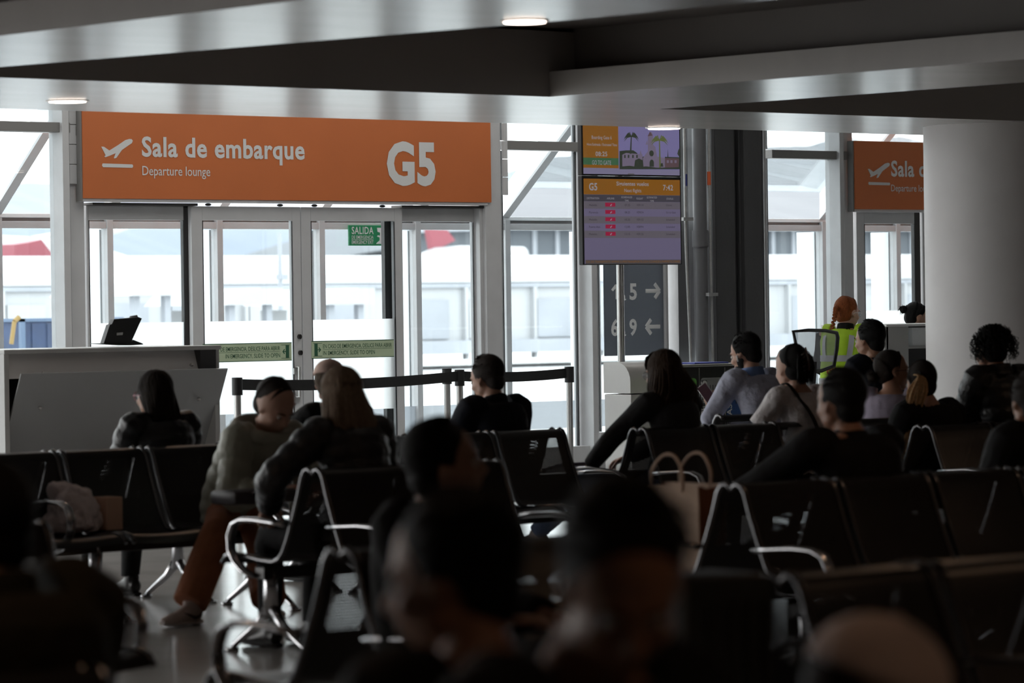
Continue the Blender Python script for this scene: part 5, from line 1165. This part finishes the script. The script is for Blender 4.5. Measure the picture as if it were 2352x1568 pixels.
b.loft(*sm([s1+V((.055, .06, .055)), s1+V((.060, .0, .086)), s1+V((.066, -.075, .03)), c_+V((-.07, -.148, -.04)), m_+V((-.02, -.140, -.04)), p['hips']+V((.06, -.15, .06))], [(.017, .005)]*6, 4), 8, side=(1, 0, 0)); b.build('shoulder_strap', M['belt'], p['t'], smooth=True, local=True)
# --- 9 agent in yellow vest
p = person('gate agent with a ginger braid and glasses in a yellow reflective vest', 1946, 683, 20.75, R(-68), hipz=.88, lean=.10, head=(R(-24), R(6), 0), sk='light', top='hivis', sleeve='none', puff=.035, hairf=(hair_pulled, 'ginger', 'braid', 3), hands=((.12, .38, 1.05), (-.14, .36, 1.02)), feet=((.12, .30, .42), (-.12, .32, .40)))
glasses(p['HT'], p['t'], M['white'], r=.024)
b = MB(); nb = p['nb']
b.loft([nb+V((0, -.005, -.03)), nb+V((0, 0, .02)), nb+V((0, .004, .06))], [(.095, .085), (.070, .072), (.066, .068)], 18, side=(1, 0, 0))
for i, (s_, e_, h_) in enumerate(p['arms']): b.loft(*sm([s_, s_.lerp(e_, .5), e_, e_.lerp(h_, .5), h_], [.078, .066, .058, .052, .042]), 14)
finish(remesh(b, .011, 3), 'sweater', CL['black'], p['t'], True, fix=False)
M['tape'] = CL['silverstrip']
def wrapband(p, w0, w1, nm, mt_):      # tape lying on the back of the torso
    b = MB(); b.loft(*sm(w0, w1, 4), 6, side=(1, 0, 0)); return b.build(nm, mt_, p['t'], smooth=True, local=True)
from mathutils.bvhtree import BVHTree
bv = BVHTree.FromObject(p['g'], bpy.context.evaluated_depsgraph_get()); hp, md, c_, nb = p['hips'], p['mid'], p['ch'], p['nb']
def onto(ang, z, off=.006):          # point of the vest surface at an angle round the spine (0 = back, + = the wearer's right)
    o_ = V((0, hp.y+(nb.y-hp.y)*(z-hp.z)/(nb.z-hp.z), z)); d_ = V((math.sin(ang), -math.cos(ang), 0)); h_ = bv.ray_cast(o_+d_*.6, -d_)
    return (h_[0] if h_[0] else o_+d_*.2)+d_*off
def tapestrip(path, w_, nm='reflective_tape', m_=None):
    P0 = [onto(a, z) for a, z in path]; b = MB(); vs = []
    for i, q in enumerate(P0):
        t_ = (P0[min(i+1, len(P0)-1)]-P0[max(i-1, 0)]).normalized(); nn = V((math.sin(path[i][0]), -math.cos(path[i][0]), 0)); s_ = t_.cross(nn).normalized()*w_/2; vs += [q-s_, q+s_]
    b.add(vs, [(2*i, 2*i+1, 2*i+3, 2*i+2) for i in range(len(P0)-1)]); b.build(nm, m_ or M['tape'], p['t'], smooth=True, local=True, fix=False)
for zf in (.12, .52): tapestrip([(R(-150+10*i), hp.z+(nb.z-hp.z)*zf) for i in range(31)], .05)
zt_, zb_ = nb.z-.035, hp.z+(nb.z-hp.z)*.52
for s_ in (1, -1): tapestrip([(s_*R(38-6*i/6), zt_+(zb_-zt_)*i/6) for i in range(7)], .045)
vs, fs = glyphs('clic', .03); mxx = max(v.x for v in vs); b = MB()
b.add([onto(R(-26+44*v.x/mxx), hp.z+(nb.z-hp.z)*.25+v.y*.08) for v in vs], fs); b.build('vest_lettering', CL['redprint'], p['t'], local=True, fix=False)
# --- 10 agent behind the desk
p = person('gate agent with a dark bun looking down behind the right desk', 2104, 697, 22.75, R(225), hipz=.80, lean=.05, head=(R(20), R(22), 0), sk='light', top='black', stand=True, hairf=(hair_pulled, 'black', 'bun', 9), hands=((.15, .38, 1.0), (-.15, .38, 1.0)))
# --- 11 man in navy with black cap-like hair
p = person('man with close-cropped black hair and beard in a navy top, before the office chair', 1997, 738, 17.3, OUT, lean=.10, head=(R(6), R(8), 0), sk='tan', top='navy', puff=.02, hairf=(hair_short, 'black', 12), width=1.08, collar=(.01, .005), fat=1.05)
T = p['HT']; b = MB(); b.ell(T @ V((0, .06, -.082)), (.042, .042, .030), T); finish(remesh(b, .008, 2), 'beard', HR['black'], p['t'], True, fix=False)
# --- 12 woman with glasses facing right
p = person('woman in a lilac top and glasses facing right, hair in a low bun', 2050, 806, 16.05, R(-58), lean=.06, head=(R(-62), R(2), 0), sk='tan', top='lilac', puff=.016, hairf=(hair_pulled, 'dark', 'bun', 14, .3, None, 130, (0, -.095, -.035)))
glasses(p['HT'], p['t'], M['darkframe'])
# --- 13 large man from behind
p = person('broad man in a black pullover, back turned, on the bench right of the paper bag', 1930, 852, 10.78, OUT, lean=.10, hk=1.1, head=(R(-6), R(6), 0), sk='tan', top='black', puff=.02, hairf=(hair_short, 'black', 21), width=1.25, fat=1.2, hands=((.10, .40, .74), (-.36, .52, .68)), arm_hint=((.7, -.3, -.7), (-.9, -.2, -.5)), vox=.008, collar=(.012, .006))
W = wm(p['t']); h = W @ p['arms'][1][2]
b = MB(); b.prism([h+V((-.05, .02, .0)), h+V((-.20, .10, .12)), h+V((-.22, .10, .10)), h+V((-.10, .02, -.02))], (.004, .01, 0)); b.prism([h+V((-.05, .02, .0)), h+V((-.26, .05, .03)), h+V((-.25, .05, .005)), h+V((-.08, .02, -.03))], (.004, .01, 0)); b.prism([h+V((-.05, .02, .01)), h+V((-.16, .0, -.03)), h+V((-.27, .0, -.09)), h+V((-.09, .02, -.04))], (.004, .01, 0)); o = b.build('paper_sheet', M['paper']); tag(o, 'folded white papers in the hand of the broad man in black', 'papers')
# --- 14 blonde ponytail
p = person('woman with a blonde ponytail in a black coat, back turned, beside the pale column', 2116, 832, 14.74, OUT, lean=.08, head=(R(-30), R(8), 0), sk='light', top='black', puff=.03, hairf=(hair_pulled, 'dark', 'pony', 17, .50, HR['blonde'], 130, (-.045, -.095, .045), (-.13, .03)), width=1.08)
# --- 15 woman with messy black hair
p = person('woman with loose black hair in a black quilted coat in front of the pale column', 2274, 757, 14.8, OUT, lean=.08, head=(R(-10), R(10), 0), sk='tan', top='blackpuff', quilt=.008, puff=.035, collar=(.06, .02), hairf=(hair_messy, 'black', 5), width=1.05)
# --- 16 right edge
p = person('person in black at the right edge of the picture, mostly cut off', 2368, 858, 10.8, OUT, lean=.08, head=(R(-30), R(10), 0), sk='tan', top='black', puff=.04, hairf=(hair_short, 'dark', 31), width=1.2, fat=1.2)
# --- 17 man in profile
p = person('man with dark hair seen in right profile in the middle foreground', 1020, 968, 8.28, R(198), lean=.06, head=(R(38), R(-2), 0), sk='light', top='black', puff=.02, hairf=(hair_short, 'black', 41), width=1.05)
# --- 18, 19 nearest heads
p = person('blurred dark-haired person low in the centre foreground, left of the pair', 1040, 1140, 4.42, OUT, lean=.06, head=(R(30), R(12), 0), sk='tan', top='black', puff=.02, hairf=(hair_short, 'black', 51), width=1.05)
p = person('blurred dark-haired person low in the centre foreground, right of the pair', 1425, 1118, 3.70, IN, lean=.06, head=(R(-30), R(38), 0), sk='brown', top='black', puff=.02, hairf=(hair_short, 'black', 61), width=1.0)
# --- 20 pale cap at the bottom right
p = person('person in a pale cap at the bottom right corner, bending forward', 2010, 1432, 3.95, IN, lean=.34, head=(R(42), R(20), 0), sk='light', top='black', puff=.02, hairf=(hair_under_cap, 'dark'), width=.95, slump=.03)
cap_on(p['t'], p['HT'], CL['palecap'], sc=1.02)
# --- 21 dark figure at the left
p = person('person in a dark olive coat at the left edge in the foreground', -45, 1075, 6.48, OUT, lean=.05, head=(R(20), R(6), 0), sk='tan', top='oliveblack', puff=.05, hairf=(hair_short, 'black', 71), width=1.15, fat=1.2, collar=(.05, .02))
# ------------------------------------------------------------ bags, suitcase
M['kraft'] = mat('kraft_paper', (.55, .40, .30), .85, 0, .08, 12, .3, 30); M['kraftshade'] = mat('shaded_kraft_paper', (.20, .08, .04), .85)
bg_ = thing('paper_bag', 'kraft paper shopping bag with rope handles on the bench beside the broad man in black', 'bag', (10.27, 10.94, .45))
z0, z1, xa_, xb_, ya_, yb_ = .45, .835, 10.21, 10.34, 10.77, 11.12
for xx, e_ in ((xa_, -.012), (xb_, .012)):
    b = MB(); b.prism([V((xx, ya_, z0)), V((xx, yb_, z0)), V((xx+e_, yb_+.005, z1)), V((xx+e_, ya_-.005, z1))], (.004, 0, 0)); b.build('bag_face', M['kraft'], bg_)
for yy, e_ in ((ya_, -1), (yb_, 1)):
    b = MB(); b.prism([V((xa_, yy, z0)), V((xb_, yy, z0)), V((xb_+.012, yy+e_*.005, z1)), V(((xa_+xb_)/2, yy-e_*.03, z1-.02)), V((xa_-.012, yy+e_*.005, z1))], (0, .003, 0)); b.build('side_gusset', M['kraftshade'], bg_)  # gussets face away from the windows, their shade put into the browner colour
for xx in (xa_-.014, xb_+.014):
    b = MB(); b.loft(*sm([(xx, ya_+.09, z1-.03), (xx, ya_+.085, z1+.05), (xx, ya_+.13, z1+.115), (xx, ya_+.20, z1+.115), (xx, yb_-.085, z1+.05), (xx, yb_-.09, z1-.03)], [.006]*6, 4), 8); b.build('rope_handle', M['kraft'], bg_, smooth=True)
pw = onY(165, 1200, 15.75)
M['plastic'] = mat('white_plastic_film', (.92, .80, .80), .5, 0, .05, 6, 1.0, 14); M['peach'] = mat('peach_card', (.80, .52, .38), .7)
pb = thing('plastic_bag', 'crumpled white plastic bag on the left bench seat', 'bag', (pw.x, 15.75, .45))
b = MB(); rn = random.Random(2); cx = pw.x
b.loft([(cx, 15.75, .45), (cx, 15.75, .52), (cx-.02, 15.75, .60), (cx-.05, 15.76, .66), (cx-.07, 15.77, .695)], [(.15, .12), (.165, .13), (.13, .11), (.07, .07), (.03, .04)], 22)
b.ell((cx-.10, 15.76, .665), (.05, .05, .045)); me = remesh(b, .012, 2)
for v in me.vertices:
    d_ = noise.noise(v.co*14)*.030+noise.noise(v.co*34)*.014
    if v.co.z > .47: v.co += V((v.co.x-cx, v.co.y-15.75, .3*(v.co.z-.5))).normalized()*d_
inv = wm(pb).inverted(); me.transform(inv); finish(me, 'bag_film', M['plastic'], pb, True, fix=False)
bo = thing('card_box', 'small peach card box beside the white plastic bag', 'box', (cx+.15, 15.70, .45)); b = MB(); b.box(cx+.145, cx+.245, 15.65, 15.78, .452, .62, bev=.004); b.build('box_body', M['peach'], bo)
# laptop-like dark tray on the lap of the woman in olive
q = onY(590, 1142, 14.85); M['darkbag'] = mat('dark_plum_leather', (.035, .028, .032), .45)
lb = thing('handbag', 'dark flat bag on the knees of the woman in olive', 'bag', (q.x, 14.85, .61)); b = MB(); b.box(q.x-.20, q.x+.2, 14.76, 14.98, q.z-.03, q.z+.04, bev=.02); b.build('bag_body', M['darkbag'], lb, smooth=40)
b = MB(); b.loft(*sm([(q.x-.1, 14.76, q.z+.02), (q.x-.06, 14.72, q.z+.06), (q.x+.06, 14.72, q.z+.06), (q.x+.1, 14.76, q.z+.02)], [.006]*4, 4), 8); b.build('handle', M['darkbag'], lb, smooth=True)
# suitcase beside the right foreground bench
M['greygreen'] = mat('grey_green_shell', (.040, .042, .038), .55)
q = onY(1690, 1322, 6.55); sc2 = thing('suitcase', 'upright grey-green suitcase at the end of the right foreground bench', 'suitcase', (q.x, 6.6, 0)); 
b = MB(); b.box(q.x-.15, q.x+.15, 6.56, 6.80, .05, q.z, bev=.03); b.build('shell', M['greygreen'], sc2, smooth=40)
for xx in (-.1, .1):
    for yy in (6.6, 6.76): b = MB(); b.loft([(q.x+xx-.012, yy, .028), (q.x+xx+.012, yy, .028)], .027, 14); b.build('wheel', M['rubber'], sc2, smooth=40)
for xx in (-.12, -.06, 0, .06, .12): b = MB(); b.box(q.x+xx-.006, q.x+xx+.006, 6.552, 6.565, .12, q.z-.06); b.build('rib', M['greygreen'], sc2)
